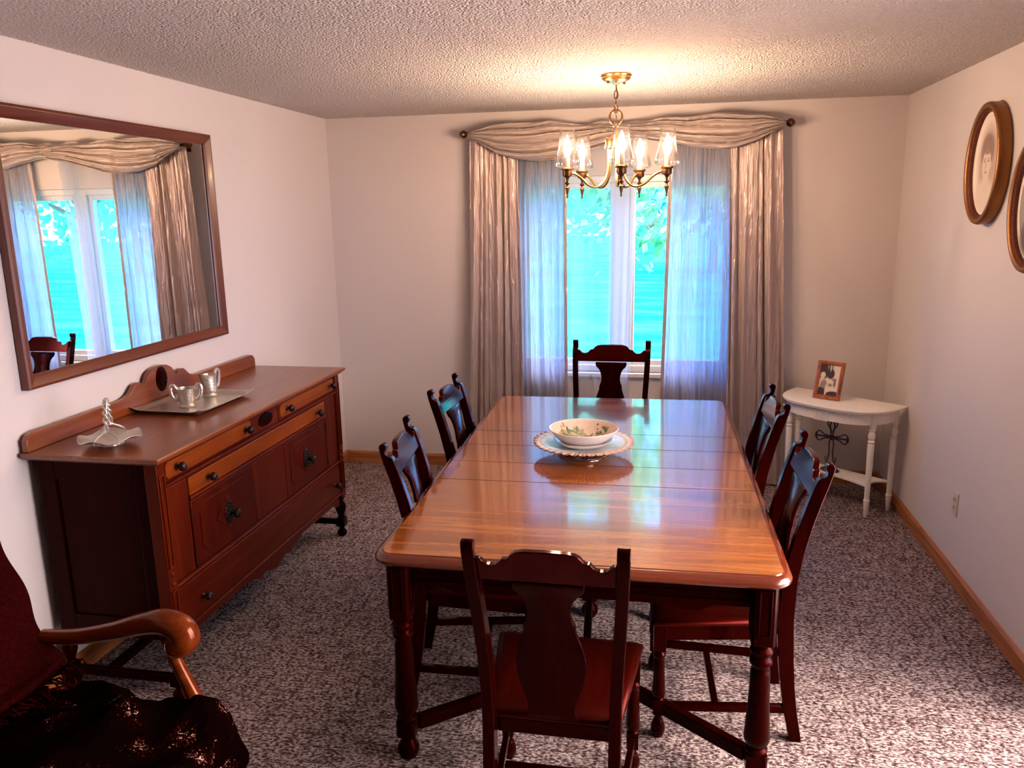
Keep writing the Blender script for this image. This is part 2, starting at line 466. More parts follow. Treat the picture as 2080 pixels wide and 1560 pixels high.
MB().box(-hw - 0.05, hw + 0.05, -0.025, 0.028, -0.03, 0.0).build('sill', upvc, wf, 0.005)

# patio door added out of view to let daylight in from the right
pd = thing('added_door_1', 'white sliding patio door added out of view in the right wall for daylight', 'door', (R, (PY0 + PY1) / 2, 0)); pd['kind'] = 'structure'
hw2 = (PY1 - PY0) / 2
b = MB()
for y0, y1 in ((-hw2, -hw2 + 0.06), (hw2 - 0.06, hw2), (-0.04, 0.04)): b.box(0.03, 0.12, y0, y1, 0, PZ1)
for y0, y1 in ((-hw2 + 0.06, -0.04), (0.04, hw2 - 0.06)):
    b.box(0.03, 0.12, y0, y1, 0, 0.07); b.box(0.03, 0.12, y0, y1, PZ1 - 0.07, PZ1)
b.build('frame', upvc, pd, 0.004)
for y0, y1 in ((-hw2 + 0.06, -0.04), (0.04, hw2 - 0.06)):
    MB().grid(lambda u, v: (0.075, y0 + (y1 - y0) * u, 0.07 + (PZ1 - 0.14) * v), 1, 1).build('pane', pane_m, pd, smooth=0)

# ------------------------------------------------------------------ outside
def lawn_mat():
    m, t, b = mat('lawn_grass')
    v = coords(t, (0.35, 1.0, 1))
    nz = N(t, 'ShaderNodeTexNoise'); nz.inputs['Scale'].default_value = 1.6; nz.inputs['Detail'].default_value = 8
    t.links.new(v, nz.inputs['Vector'])
    r = ramp(t, [(0.32, (0.003, 0.13, 0.125)), (0.5, (0.006, 0.23, 0.20)), (0.68, (0.022, 0.36, 0.28))])
    t.links.new(nz.outputs['Fac'], r.inputs['Fac']); t.links.new(r.outputs['Color'], b.inputs['Base Color'])
    b.inputs['Roughness'].default_value = 0.9; b.inputs['Specular IOR Level'].default_value = 0.0
    return m
lawn_m = lawn_mat()
tag(MB().box(-40, 40, D + T + 0.02, 60, -0.30, -0.15).build('lawn', lawn_m, smooth=0), 'bright green lawn outside the window', 'lawn', kind='structure')
tag(MB().box(R + T + 0.02, 40, -25, D + T + 0.02, -0.30, -0.15).build('patio', plain('bounce_concrete', (0.92, 0.80, 0.72), 0.9), smooth=0), 'pale patio added outside the sliding door to bounce light indoors', 'patio', kind='structure')  # ground added out of view, kept pale to bounce light onto the ceiling
def leaf_mat(name, a, c):
    m, t, b = mat(name)
    v = coords(t)
    nz = N(t, 'ShaderNodeTexNoise'); nz.inputs['Scale'].default_value = 3; nz.inputs['Detail'].default_value = 4
    t.links.new(v, nz.inputs['Vector'])
    r = ramp(t, [(0.35, a), (0.65, c)])
    t.links.new(nz.outputs['Fac'], r.inputs['Fac']); t.links.new(r.outputs['Color'], b.inputs['Base Color'])
    b.inputs['Roughness'].default_value = 0.6; b.inputs['Specular IOR Level'].default_value = 0.0
    out = t.nodes['Material Output']
    tr = N(t, 'ShaderNodeBsdfTranslucent'); t.links.new(r.outputs['Color'], tr.inputs['Color'])
    mx = N(t, 'ShaderNodeMixShader'); mx.inputs['Fac'].default_value = 0.4
    t.links.new(b.outputs[0], mx.inputs[1]); t.links.new(tr.outputs[0], mx.inputs[2]); t.links.new(mx.outputs[0], out.inputs['Surface'])
    return m
leaf_y = leaf_mat('lime_leaves', (0.05, 0.34, 0.18), (0.20, 0.60, 0.28))
leaf_g = leaf_mat('green_leaves', (0.03, 0.30, 0.22), (0.08, 0.48, 0.34))
leaf_d = leaf_mat('blue_green_leaves', (0.02, 0.30, 0.30), (0.05, 0.52, 0.50))
bark = plain('bark', (0.22, 0.16, 0.12), 0.9, bump=0.6, bscale=20)
def tree(name, label, x, y, h, r, zc, lm, n=1500, ls=0.16, rz=1.0):
    t = thing(name, label, 'tree', (x, y, -0.15))
    rnd = random.Random(int(x * 100 + y * 7))
    q = MB()
    top = h * 0.85
    q.tube(smooth_path([(0, 0, 0), (0.05, 0.02, top * 0.4), (-0.04, 0.05, top)], 5), [(0.14 - 0.1 * k / 10) * h / 6.5 for k in range(11)], 8)
    for k in range(7):
        a = rnd.uniform(0, 2 * PI); z = zc - r * rz * 0.5 + rnd.uniform(0, r * rz)
        q.tube([(0, 0, max(0.2, z - 0.4)), (r * 0.45 * math.cos(a), r * 0.45 * math.sin(a), z), (r * 0.8 * math.cos(a), r * 0.8 * math.sin(a), z + 0.15)], [0.05, 0.03, 0.012], 6)
    q.build('trunk', bark, t)
    q = MB()
    cl = []
    for k in range(34):
        d = Vector((rnd.gauss(0, 1), rnd.gauss(0, 1), rnd.gauss(0, 1))).normalized()
        rad = r * rnd.uniform(0.45, 0.95)
        cl.append(Vector((d.x * rad, d.y * rad, zc + d.z * rad * rz)))
    for k in range(n):
        p = rnd.choice(cl) + Vector((rnd.gauss(0, 1), rnd.gauss(0, 1), rnd.gauss(0, 0.8))) * r * 0.16
        if p.z < 0.05: p.z = 0.05 + rnd.random() * 0.3
        d = Vector((rnd.gauss(0, 1), rnd.gauss(0, 1), rnd.gauss(0, 1))).normalized()
        e = d.orthogonal().normalized(); g = d.cross(e)
        s_ = ls * rnd.uniform(0.6, 1.3)
        vs = [q.bm.verts.new(p + e * s_ * a + g * s_ * c) for a, c in ((-0.5, 0), (0, -0.28), (0.5, 0), (0, 0.28))]
        q.face(vs)
    tag(q.build('foliage', lm, t, smooth=0), kind='stuff')
    return t
tree('maple_tree', 'lime green leafy tree close outside the right window sash', -0.56, 10.2, 3.6, 1.40, 2.6, leaf_y, 3600, 0.15)
tree('garden_tree', 'mid green tree outside the left window sash', -2.6, 13.5, 3.8, 1.5, 2.5, leaf_g, 2600, 0.2)
tree('garden_tree', 'mid green tree on the right of the lawn, showing in the mirror', 5.6, 13.0, 3.8, 1.5, 2.9, leaf_g, 2600, 0.2)
xs = [-17.5, -10.5, -4.2, 1.4, 7.4, 13.6, 20.0]
words = ['leftmost blue green tree far behind the lawn', 'blue green tree far behind the lawn, left of the left sash', 'blue green tree far behind the lawn in the left sash',
         'blue green tree far behind the lawn in the right sash', 'third blue green tree from the right far behind the lawn', 'second blue green tree from the right far behind the lawn', 'rightmost blue green tree far behind the lawn']
for i, (x, w) in enumerate(zip(xs, words)):
    o = tree('hedgerow_tree', w, x, 24 + (i % 2) * 1.2, 6.5, 2.0, 3.0, leaf_d if i % 2 else leaf_g, 1300, 0.42, 1.25)
    o['group'] = 'trees beyond the lawn'

# ------------------------------------------------------------------ curtains
RODY = D - 0.115
rod = thing('curtain_rod', 'dark bronze curtain rod with ball finials above the window', 'curtain rod', (0, RODY, 2.296))
MB().tube([(-1.27, 0, 0), (0.68, 0, 0)], 0.011, 12).build('rod', brass_d, rod)
for sx in (-1, 1):
    x = -1.27 if sx < 0 else 0.68
    Mx = Matrix.Rotation(sx * PI / 2, 4, 'Y')
    MB().lathe([(0.011, 0), (0.016, 0.004), (0.016, 0.010), (0.012, 0.014), (0.022, 0.026), (0.027, 0.040), (0.020, 0.056), (0.006, 0.066), (0.001, 0.068)], (x, 0, 0), 18, Mx).build('finial', brass_d, rod)
    xb = x - sx * 0.03
    MB().box(xb - 0.008, xb + 0.008, 0.005, 0.115, -0.008, 0.004).box(xb - 0.016, xb + 0.016, 0.107, 0.1145, -0.04, 0.03).build('bracket', brass_d, rod, 0.002)

def panel(name, m, parent, xt0, xt1, xb0, xb1, ztop, folds, amp, y0, seed, nu=150, nv=46, z0=0.012, amp_top=0.5, sharp=1.0):
    rnd = random.Random(seed)
    ph = [rnd.uniform(0, 6.28) for _ in range(6)]
    def f(u, v):
        w = v ** 0.9
        z = ztop(u) * (1 - v) + z0 * v
        uu = u + 0.018 * math.sin(u * 17 + ph[0]) + 0.02 * math.sin(7 * u + ph[1] + 2 * w)
        a = amp * (amp_top + (1 - amp_top) * sm(v * 1.6)) * (0.70 + 0.30 * math.sin(u * 9 + ph[2]) + 0.25 * math.sin(u * 21 + ph[0] - 2 * v))
        uu += 0.045 * math.sin(11 * u + ph[4]) + 0.02 * math.sin(29 * u + ph[1] + 1.5 * v)
        s_ = math.sin(2 * PI * folds * uu + ph[3] + 0.9 * math.sin(3 * w + ph[4]))
        s_ = math.copysign(abs(s_) ** sharp, s_)
        y = y0 + a * s_ + 0.25 * a * math.sin(2 * PI * folds * 2.3 * uu + ph[5] + 2 * w)
        x0 = xt0 + (xb0 - xt0) * w; x1 = xt1 + (xb1 - xt1) * w
        x = x0 + (x1 - x0) * u + 0.35 * a * math.sin(2 * PI * folds * uu + ph[3] + 1.4)
        return (x, y, z)
    return MB().grid(f, nu, nv).build(name, m, parent, smooth=80)

cl = thing('curtain', 'taupe crinkled satin curtain hanging left of the window', 'curtain', (0, 0, 0))
cr = thing('curtain', 'taupe crinkled satin curtain hanging right of the window', 'curtain', (0, 0, 0))
ztl = lambda u: 2.285 - 0.012 * math.sin(u * 40)
panel('outer_drape', satin, cl, -1.265, -0.955, -1.335, -0.93, ztl, 6, 0.042, RODY + 0.005, 3, 140, 40)
part_label(panel('inner_drape', satin_thin, cl, -1.00, -0.655, -0.99, -0.645, ztl, 6, 0.016, RODY + 0.046, 5, 120, 40), 'thin translucent inner drape over the glass')
panel('outer_drape', satin, cr, 0.36, 0.675, 0.42, 0.80, ztl, 6, 0.042, RODY + 0.005, 9, 140, 40)
part_label(panel('inner_drape', satin_thin, cr, 0.022, 0.42, -0.02, 0.50, ztl, 7, 0.016, RODY + 0.046, 12, 120, 40), 'thin translucent inner drape over the glass')
for c_, xe in ((cl, -0.655), (cr, 0.022)):
    dx = 0.010 if xe < -0.1 else -0.04
    MB().grid(lambda u, v: (xe + dx * v + (u - 0.5) * 0.022, RODY + 0.040 + 0.004 * math.sin(8 * v), 2.27 * (1 - v) + 0.012 * v), 2, 20).build('hem', satin, c_, smooth=80)
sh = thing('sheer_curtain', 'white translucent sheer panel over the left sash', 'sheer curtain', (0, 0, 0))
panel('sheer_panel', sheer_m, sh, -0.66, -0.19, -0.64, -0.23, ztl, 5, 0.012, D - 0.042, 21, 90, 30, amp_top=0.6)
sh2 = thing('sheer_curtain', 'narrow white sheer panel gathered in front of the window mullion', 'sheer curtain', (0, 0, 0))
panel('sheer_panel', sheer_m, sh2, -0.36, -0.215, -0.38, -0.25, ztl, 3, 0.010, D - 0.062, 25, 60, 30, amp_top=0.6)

# draped scarf valance
sc = thing('scarf_valance', 'taupe satin scarf valance swagged over the curtain rod', 'valance', (0, 0, 0))
def swag(name, x0, x1, top, bot, y0, nf, seed, flip, bulge=0.05):
    rnd = random.Random(seed); ph = [rnd.uniform(0, 6.28) for _ in range(5)]
    def f(u, v):
        x = x0 + (x1 - x0) * u
        zt, zb = interp(top, x), interp(bot, x)
        zz = zt + (zb - zt) * v
        env = math.sin(PI * min(1, max(0, u))) ** 0.5
        k = nf * (v + 0.10 * math.sin(2.2 * u + ph[0])) + (1.6 * u if flip else -1.6 * u)
        k += 0.10 * math.sin(9 * v + ph[3]) + 0.05 * math.sin(7 * u + ph[4])
        s_ = 2 * abs(math.sin(PI * (k + ph[1]))) ** 0.45 - 1
        s2 = math.sin(2 * PI * k * 2.6 + ph[2] + 5 * u)
        y = y0 - bulge * math.sin(PI * v) ** 0.8 * (0.4 + 0.6 * env) - (0.034 * s_ + 0.008 * s2) * (0.25 + 0.75 * env)
        zz += 0.006 * math.sin(23 * u + ph[3]) * (1 - v) * env
        return (x, y, zz)
    return MB().grid(f, 110, 60).build(name, satin_swag, sc, smooth=80)
topL = [(-1.275, 2.302), (-1.22, 2.325), (-1.12, 2.347), (-0.98, 2.354), (-0.75, 2.348), (-0.55, 2.334), (-0.40, 2.322), (-0.2, 2.300), (0.05, 2.28)]
botL = [(-1.275, 2.270), (-1.19, 2.235), (-1.08, 2.165), (-0.95, 2.128), (-0.80, 2.112), (-0.68, 2.118), (-0.55, 2.150), (-0.36, 2.196), (-0.2, 2.225), (0.05, 2.262)]
topR = [(-0.50, 2.325), (-0.36, 2.318), (-0.2, 2.325), (0.0, 2.342), (0.2, 2.357), (0.40, 2.362), (0.55, 2.345), (0.63, 2.322), (0.69, 2.300)]
botR = [(-0.50, 2.300), (-0.36, 2.270), (-0.2, 2.232), (0.0, 2.196), (0.15, 2.168), (0.30, 2.152), (0.40, 2.158), (0.52, 2.195), (0.62, 2.245), (0.69, 2.275)]
swag('swag', -1.272, 0.02, topL, botL, RODY - 0.030, 4.5, 31, True)
swag('swag', -0.49, 0.686, topR, botR, RODY - 0.044, 4.5, 37, False)
# twist of cloth where the two swags cross on the rod
def twist(u, v):
    x = -0.52 + 0.62 * u; a = 2 * PI * v
    r = (0.030 + 0.012 * math.sin(2 * PI * u * 2.1)) * (1 + 0.20 * math.sin(3 * a + 9 * u)) * (0.35 + 0.65 * math.sin(PI * min(0.98, max(0.02, u))) ** 0.5)
    return (x, RODY - 0.02 + r * 0.7 * math.cos(a), 2.300 + 0.012 * math.sin(6 * u) + r * math.sin(a))
MB().grid(twist, 50, 20).build('twist', satin_swag, sc, smooth=80)

# ------------------------------------------------------------------ mirror on the left wall
mr = thing('wall_mirror', 'large rectangular mirror in a reddish wood frame on the left wall', 'mirror', (L, 3.135, 1.195))
mw, mhh, fwid, fd = 0.69, 1.012, 0.050, 0.034
def frame_bar(a0, a1, vert, pos, m):
    # bevelled bar with a raised outer edge and a sloping inner face
    pr = [(0, 0.004), (0, fd), (0.012, fd + 0.004), (fwid - 0.012, fd - 0.008), (fwid, fd - 0.018), (fwid, 0.004)]
    q = MB()
    sgn, off = pos
    def pl(w, d, t):
        inset = w
        if vert:
            z = (a0 + inset) if t == 0 else (a1 - inset)
            return (d, off + sgn * inset, z)
        y = (a0 + inset) if t == 0 else (a1 - inset)
        return (d, y, off + sgn * inset)
    q.prism(pr, pl, 0, 1)
    return q.build('frame_rail', m, mr, 0.0015)
frame_bar(0, mhh, True, (1, -mw), frame_w['z']); frame_bar(0, mhh, True, (-1, mw), frame_w['z'])
frame_bar(-mw, mw, False, (1, 0), frame_w['y']); frame_bar(-mw, mw, False, (-1, mhh), frame_w['y'])
MB().box(0.006, 0.012, -mw + fwid - 0.004, mw - fwid + 0.004, fwid - 0.004, mhh - fwid + 0.004).build('mirror_glass', mirror_m, mr, smooth=0)

# ------------------------------------------------------------------ sideboard  (local x = out from the wall, y = along it)
SY = 3.225
sd = thing('sideboard', 'long antique reddish wood sideboard against the left wall', 'sideboard', (L + 0.016, SY, 0))
hl = 0.815; dp = 0.525            # half length, depth of body
# carcass
b = MB()
b.box(0.005, 0.025, -hl + 0.03, hl - 0.03, 0.25, 0.945)
b.box(0.025, dp - 0.03, -hl + 0.012, -hl + 0.032, 0.25, 0.945)
b.box(0.025, dp - 0.03, hl - 0.032, hl - 0.012, 0.25, 0.945)
b.box(0.025, dp - 0.012, -hl + 0.04, hl - 0.04, 0.25, 0.265)
b.box(dp - 0.03, dp - 0.014, -hl + 0.045, hl - 0.045, 0.265, 0.945)
b.build('carcass', mh['z'], sd, 0.002)
# raised end panels on both ends
for s_ in (-1, 1):
    q = MB(); y = s_ * (hl - 0.012)
    for x0, x1, z0, z1 in ((0.03, 0.10, 0.25, 0.945), (dp - 0.10, dp - 0.03, 0.25, 0.945), (0.10, dp - 0.10, 0.25, 0.33), (0.10, dp - 0.10, 0.87, 0.945)):
        q.box(x0, x1, min(y, y + s_ * 0.008), max(y, y + s_ * 0.008), z0, z1)
    q.build('end_panel', mh['z'], sd, 0.002)  # near-black wood puts the shade of the ends into the colour
# top with moulded edge
tp_pr = [(0, 0), (0.010, 0), (0.018, 0.006), (0.018, 0.010), (0.028, 0.013), (0.032, 0.019), (0.032, 0.025), (0.028, 0.030), (0, 0.030)]
b = MB()
rings = []
for w, z in tp_pr[1:-1]:
    x0, x1, y0, y1 = 0.0, dp + w, -hl - w, hl + w
    rings.append([(x0, y0, 0.945 + z), (x1, y0, 0.945 + z), (x1, y1, 0.945 + z), (x0, y1, 0.945 + z)])
b.rings(rings)
b.build('top', top_sb, sd, smooth=30)
# backsplash with carved crest
crest = [(-hl - 0.02, 0)]
crest += [(-hl - 0.02, 0.055), (-hl - 0.012, 0.060), (-hl - 0.004, 0.075), (-hl + 0.02, 0.085), (-0.285, 0.085)]
half = [(-0.285, 0.085), (-0.255, 0.090), (-0.225, 0.102), (-0.205, 0.122), (-0.185, 0.143), (-0.160, 0.150), (-0.140, 0.143), (-0.130, 0.128), (-0.120, 0.126), (-0.110, 0.135), (-0.104, 0.150), (-0.085, 0.178), (-0.055, 0.196), (-0.025, 0.203), (0, 0.204)]
crest += half[1:] + [(-a, z) for a, z in half[::-1][1:]]
crest += [(hl - 0.02, 0.085), (hl + 0.004, 0.075), (hl + 0.012, 0.060), (hl + 0.02, 0.055), (hl + 0.02, 0)]
CREST_S = 0.82
crest = [(a, z * CREST_S) for a, z in crest]
bs = MB().prism(crest, lambda a, z, t: (t, a - 0.02 if abs(a) < 0.4 else a, 0.9752 + z), 0.002, 0.024).build('backsplash', top_sb, sd, 0.003)
q = MB()
for k in range(3): q.lathe([(0.046 - 0.010 * k, 0), (0.046 - 0.010 * k, 0.004 + 0.002 * k), (0.040 - 0.010 * k, 0.007 + 0.002 * k), (0.001, 0.008 + 0.002 * k)], (0.0245, -0.02, 0.9752 + 0.105), 24, Matrix.Rotation(PI / 2, 4, 'Y'), 1.25, 0.85)
for k in range(10):
    a = 2 * PI * k / 10
    q.ball((0.033, -0.02 + 0.022 * math.cos(a), 0.9752 + 0.105 + 0.032 * math.sin(a)), 0.008, 0.7, 1, 1, 8)
part_label(q.build('rosette', mh['y'], bs), 'carved oval rosette')
# front: corner posts
def knob(parent, x, y, z, r=0.017):
    q = MB()
    q.lathe([(0.010, 0), (0.012, 0.004), (0.007, 0.010), (0.008, 0.016), (r, 0.022), (r * 1.06, 0.029), (r * 0.9, 0.036), (r * 0.5, 0.041), (0.001, 0.042)], (x, y, z), 16, Matrix.Rotation(PI / 2, 4, 'Y'))
    for k in range(6):
        a = 2 * PI * k / 6
        q.ball((x + 0.036, y + r * 0.55 * math.cos(a), z + r * 0.55 * math.sin(a)), r * 0.28, seg=8)
    return q.build('knob', black_m, parent)
FX = dp - 0.012            # plane of the front
for s_ in (-1, 1):
    q = MB(); yc = s_ * (hl - 0.022)
    q.box(dp - 0.050, dp, yc - 0.024, yc + 0.024, 0.235, 0.945)
    # long sunk flute framed by beads
    for z0, z1 in ((0.54, 0.90), (0.28, 0.45)):
        for dy in (-0.013, 0.013): q.box(dp, dp + 0.005, yc + dy - 0.003, yc + dy + 0.003, z0, z1)
        q.box(dp, dp + 0.005, yc - 0.010, yc + 0.010, z0, z0 + 0.006); q.box(dp, dp + 0.005, yc - 0.010, yc + 0.010, z1 - 0.006, z1)
    for z in (0.475, 0.515): q.ball((dp, yc, z), 0.010, 0.7, 1, 1, 10)
    q.build('corner_post', sb['z'], sd, 0.003)
IN = hl - 0.047            # half width between posts
# top drawers and centre panel
for y0, y1 in ((-IN, -0.125), (0.125, IN)):
    q = MB(); q.box(FX - 0.006, FX + 0.004, y0, y1, 0.858, 0.943)
    dr = q.build('drawer', sb['y'], sd, 0.003)
    e = MB(); c_ = 0.014
    P = [(y0 + 0.012 + c_, 0.868), (y1 - 0.012 - c_, 0.868), (y1 - 0.012, 0.868 + c_), (y1 - 0.012, 0.933 - c_), (y1 - 0.012 - c_, 0.933), (y0 + 0.012 + c_, 0.933), (y0 + 0.012, 0.933 - c_), (y0 + 0.012, 0.868 + c_)]
    e.prism(P, lambda a, z, t: (t, a, z), FX + 0.0042, FX + 0.0065)
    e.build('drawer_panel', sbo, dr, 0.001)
    for y in (y0 + 0.075, y1 - 0.065): knob(dr, FX + 0.0065, y, 0.902)
q = MB(); q.box(FX - 0.006, FX + 0.002, -0.118, 0.118, 0.858, 0.943)
cp = q.build('centre_panel', sb['y'], sd, 0.002)
part_label(MB().lathe([(0.032, 0), (0.030, 0.004), (0.001, 0.007)], (FX + 0.002, 0, 0.900), 28, Matrix.Rotation(PI / 2, 4, 'Y'), 1.0, 2.1).build('oval_inlay', mh['y'], cp), 'dark oval inlay')
def moulding(name, y0, y1, z, h=0.020, d=0.016, m=None):
    pr = [(0, 0), (d * 0.5, 0), (d * 0.6, h * 0.25), (d, h * 0.4), (d, h * 0.75), (d * 0.55, h), (0, h)]
    return MB().prism(pr, lambda a, zz, t: (FX - 0.004 + a, t, z + zz), y0, y1).build(name, m or sb['y'], sd, 0.001)
moulding('moulding', -IN, IN, 0.836)
# middle long drawer between stiles
q = MB(); q.box(FX - 0.006, FX + 0.006, -0.625, 0.625, 0.760, 0.832)
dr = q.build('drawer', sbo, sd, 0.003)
for y in (-0.50, 0.52): knob(dr, FX + 0.006, y, 0.797)
moulding('moulding', -0.63, 0.63, 0.738)
for s_ in (-1, 1):
    y0, y1 = sorted((s_ * 0.632, s_ * IN))
    MB().box(FX - 0.006, FX + 0.002, y0, y1, 0.462, 0.834).build('stile', sb['z'], sd, 0.002)
# doors with applied octagon panel and carved pull
for s_, yk in ((-1, -0.375), (1, 0.365)):
    y0, y1 = sorted((s_ * 0.152, s_ * 0.624))
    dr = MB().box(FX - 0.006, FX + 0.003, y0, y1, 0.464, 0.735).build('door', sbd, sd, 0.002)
    ya, yb, za, zb, c_ = y0 + 0.05, y1 - 0.05, 0.495, 0.705, 0.035
    P = [(ya + c_, za), (yb - c_, za), (yb, za + c_), (yb, zb - c_), (yb - c_, zb), (ya + c_, zb), (ya, zb - c_), (ya, za + c_)]
    MB().prism(P, lambda a, z, t: (t, a, z), FX + 0.003, FX + 0.0055).build('door_panel', sbd, dr, 0.001)
    sc_ = []
    for k in range(28):
        a = 2 * PI * k / 28
        rr = 1 + 0.16 * math.cos(4 * a) + 0.07 * math.cos(8 * a)
        sc_.append((yk + 0.072 * rr * math.cos(a), 0.600 + 0.058 * rr * math.sin(a)))
    MB().prism(sc_, lambda a, z, t: (t, a, z), FX + 0.0055, FX + 0.0085).build('carved_overlay', sbd, dr, 0.001)
    q = MB()
    q.lathe([(0.030, 0), (0.032, 0.003), (0.026, 0.007), (0.020, 0.008), (0.001, 0.010)], (FX + 0.0085, yk, 0.600), 24, Matrix.Rotation(PI / 2, 4, 'Y'), 1.6, 1.05)
    for k in range(14):
        a = 2 * PI * k / 14
        q.ball((FX + 0.0155, yk + 0.024 * math.cos(a), 0.600 + 0.039 * math.sin(a)), 0.006, seg=8)
    q.lathe([(0.008, 0), (0.008, 0.016), (0.017, 0.022), (0.021, 0.030), (0.019, 0.038), (0.010, 0.044), (0.001, 0.045)], (FX + 0.016, yk, 0.594), 16, Matrix.Rotation(PI / 2, 4, 'Y'))
    part_label(q.build('handle', black_m, dr), 'dark embossed oval metal pull')
    for z in (0.50, 0.69): MB().tube([(FX + 0.004, s_ * 0.628, z - 0.018), (FX + 0.004, s_ * 0.628, z + 0.018)], 0.004, 8).build('hinge', black_m, dr)
MB().box(FX - 0.006, FX + 0.002, -0.148, 0.148, 0.464, 0.735).build('stile', sb['z'], sd, 0.002)
moulding('moulding', -IN, IN, 0.438)
dr = MB().box(FX - 0.006, FX + 0.006, -IN + 0.004, IN - 0.004, 0.272, 0.435).build('drawer', sb['y'], sd, 0.003)
for y in (-0.615, 0.685): knob(dr, FX + 0.006, y, 0.338)
moulding('moulding', -IN, IN, 0.250)
# scalloped apron
ap = [(-IN, 0.252), (-IN, 0.185), (-IN + 0.04, 0.190), (-IN + 0.07, 0.212), (-IN + 0.10, 0.216), (-0.30, 0.222), (-0.20, 0.205), (-0.15, 0.182), (-0.10, 0.196), (-0.05, 0.178), (0, 0.165)]
ap = ap + [(-a, z) for a, z in ap[::-1][1:]]
MB().prism(ap, lambda a, z, t: (t, a, z), FX - 0.022, FX - 0.006).build('apron', sb['y'], sd, 0.002)
# turned feet
def sfoot(x, y):
    q = MB()
    q.lathe([(0.022, 0.236), (0.027, 0.230), (0.024, 0.222), (0.016, 0.214), (0.018, 0.205), (0.029, 0.185), (0.031, 0.165), (0.024, 0.140), (0.017, 0.122), (0.021, 0.114), (0.021, 0.110)], (x, y, 0), 20)
    q.box(x - 0.024, x + 0.024, y - 0.024, y + 0.024, 0.058, 0.110)
    q.lathe([(0.020, 0.058), (0.014, 0.046), (0.017, 0.038), (0.027, 0.026), (0.028, 0.014), (0.020, 0.0)], (x, y, 0), 20)
    q.build('leg', mh['z'], sd, 0.002)
for x in (0.035, dp - 0.026):
    for s_ in (-1, 1): sfoot(x, s_ * (hl - 0.022))
for s_ in (-1, 1): MB().box(0.058, dp - 0.050, s_ * (hl - 0.022) - 0.012, s_ * (hl - 0.022) + 0.012, 0.066, 0.100).build('stretcher', mh['x'], sd, 0.003)
MB().box(0.18, 0.215, -hl + 0.034, hl - 0.034, 0.070, 0.098).build('stretcher', mh['y'], sd, 0.003)
STOP = 0.9755

# tray, sugar bowl, creamer, basket on the sideboard
tr = thing('metal_tray', 'rectangular hammered metal tray on the sideboard top', 'tray', (-2.085, 3.168, STOP), math.radians(-2))
def trf(u, v):
    x = (u - 0.5) * 0.345; y = (v - 0.5) * 0.43
    d = min(0.5 - abs(u - 0.5), (0.5 - abs(v - 0.5)) * 0.43 / 0.345) * 0.345
    z = 0.003 + 0.016 * sm(1 - d / 0.036) + 0.012 * sm((abs(u - .5) * 2) ** 6 * (abs(v - .5) * 2) ** 6)
    return (x, y, z)
MB().grid(trf, 44, 50).build('tray', pewter, tr, solid=0.002, smooth=60)
def vessel(name, label, cat, x, y, prof, hand, spout=False, rz=0.0):
    o = thing(name, label, cat, (x, y, STOP + 0.0045), rz)
    n = 32
    def f(u, v):
        i = v * (len(prof) - 1); k = min(int(i), len(prof) - 2); t = i - k
        r = prof[k][0] * (1 - t) + prof[k + 1][0] * t; z = prof[k][1] * (1 - t) + prof[k + 1][1] * t
        a = 2 * PI * u
        rr = r * (1 + 0.02 * math.sin(7 * a + 20 * v) * sm(v))
        if spout:
            g = max(0, math.cos(a - PI)) ** 6
            rr += 0.016 * g * sm((z - 0.05) / 0.05); z += 0.012 * g * sm((z - 0.06) / 0.03)
        return (rr * math.cos(a), rr * math.sin(a), z)
    MB().grid(f, n, 2 * (len(prof) - 1), wrap=True).lathe([(prof[0][0] * 0.98, 0.0), (0.001, 0.001)], seg=n).build('body', pewter, o, smooth=50)
    for h in hand: MB().tube(smooth_path(h, 6), [0.0085] * (6 * (len(h) - 1) + 1), 10).build('handle', pewter, o)
    return o
wall_out = [(0.034, 0.0), (0.036, 0.003), (0.030, 0.008), (0.027, 0.014), (0.032, 0.022), (0.036, 0.045), (0.040, 0.070), (0.042, 0.084), (0.0395, 0.084), (0.037, 0.068), (0.032, 0.030), (0.001, 0.020)]
def hnd(a, r0, zt, zb, out):
    c_, s_ = math.cos(a), math.sin(a)
    return [(r * c_, r * s_, z) for r, z in ((r0 - 0.002, zt), (r0 + out * 0.5, zt + 0.018), (r0 + out, zt + 0.010), (r0 + out, zt - 0.015), (r0 + out * 0.6, zb + 0.01), (r0 - 0.006, zb))]
vessel('sugar_bowl', 'hammered metal sugar bowl with two curled handles, front of the tray', 'sugar bowl', -2.08, 3.105, wall_out, [hnd(PI * 0.12, 0.041, 0.080, 0.030, 0.022), hnd(PI * 1.12, 0.041, 0.080, 0.030, 0.022)])
cream_p = [(0.034, 0.0), (0.036, 0.003), (0.031, 0.008), (0.029, 0.014), (0.034, 0.024), (0.0345, 0.045), (0.0335, 0.070), (0.034, 0.088), (0.0365, 0.102), (0.034, 0.102), (0.031, 0.080), (0.031, 0.030), (0.001, 0.022)]
vessel('cream_pitcher', 'hammered metal cream pitcher at the far end of the tray', 'pitcher', -2.095, 3.312, cream_p, [hnd(0, 0.036, 0.100, 0.035, 0.022)], True, math.radians(70))
bk = thing('metal_basket', 'ruffled metal basket dish with twisted wire handle on the near sideboard top', 'basket', (-2.035, 2.535, STOP), math.radians(120))
def ruff(u, v):
    a = 2 * PI * u; r = 0.004 + 0.106 * v
    z = 0.012 + 0.020 * v ** 1.5 + 0.0085 * (v ** 3) * math.sin(5 * a + 0.6)
    return (r * math.cos(a) * 1.0, r * math.sin(a) * 1.0, z)
MB().grid(ruff, 80, 16, wrap=True).build('dish', pewter, bk, solid=0.002, smooth=60)
MB().lathe([(0.045, 0), (0.047, 0.003), (0.040, 0.013), (0.030, 0.013)], seg=28).build('foot_ring', pewter, bk)
arch = []
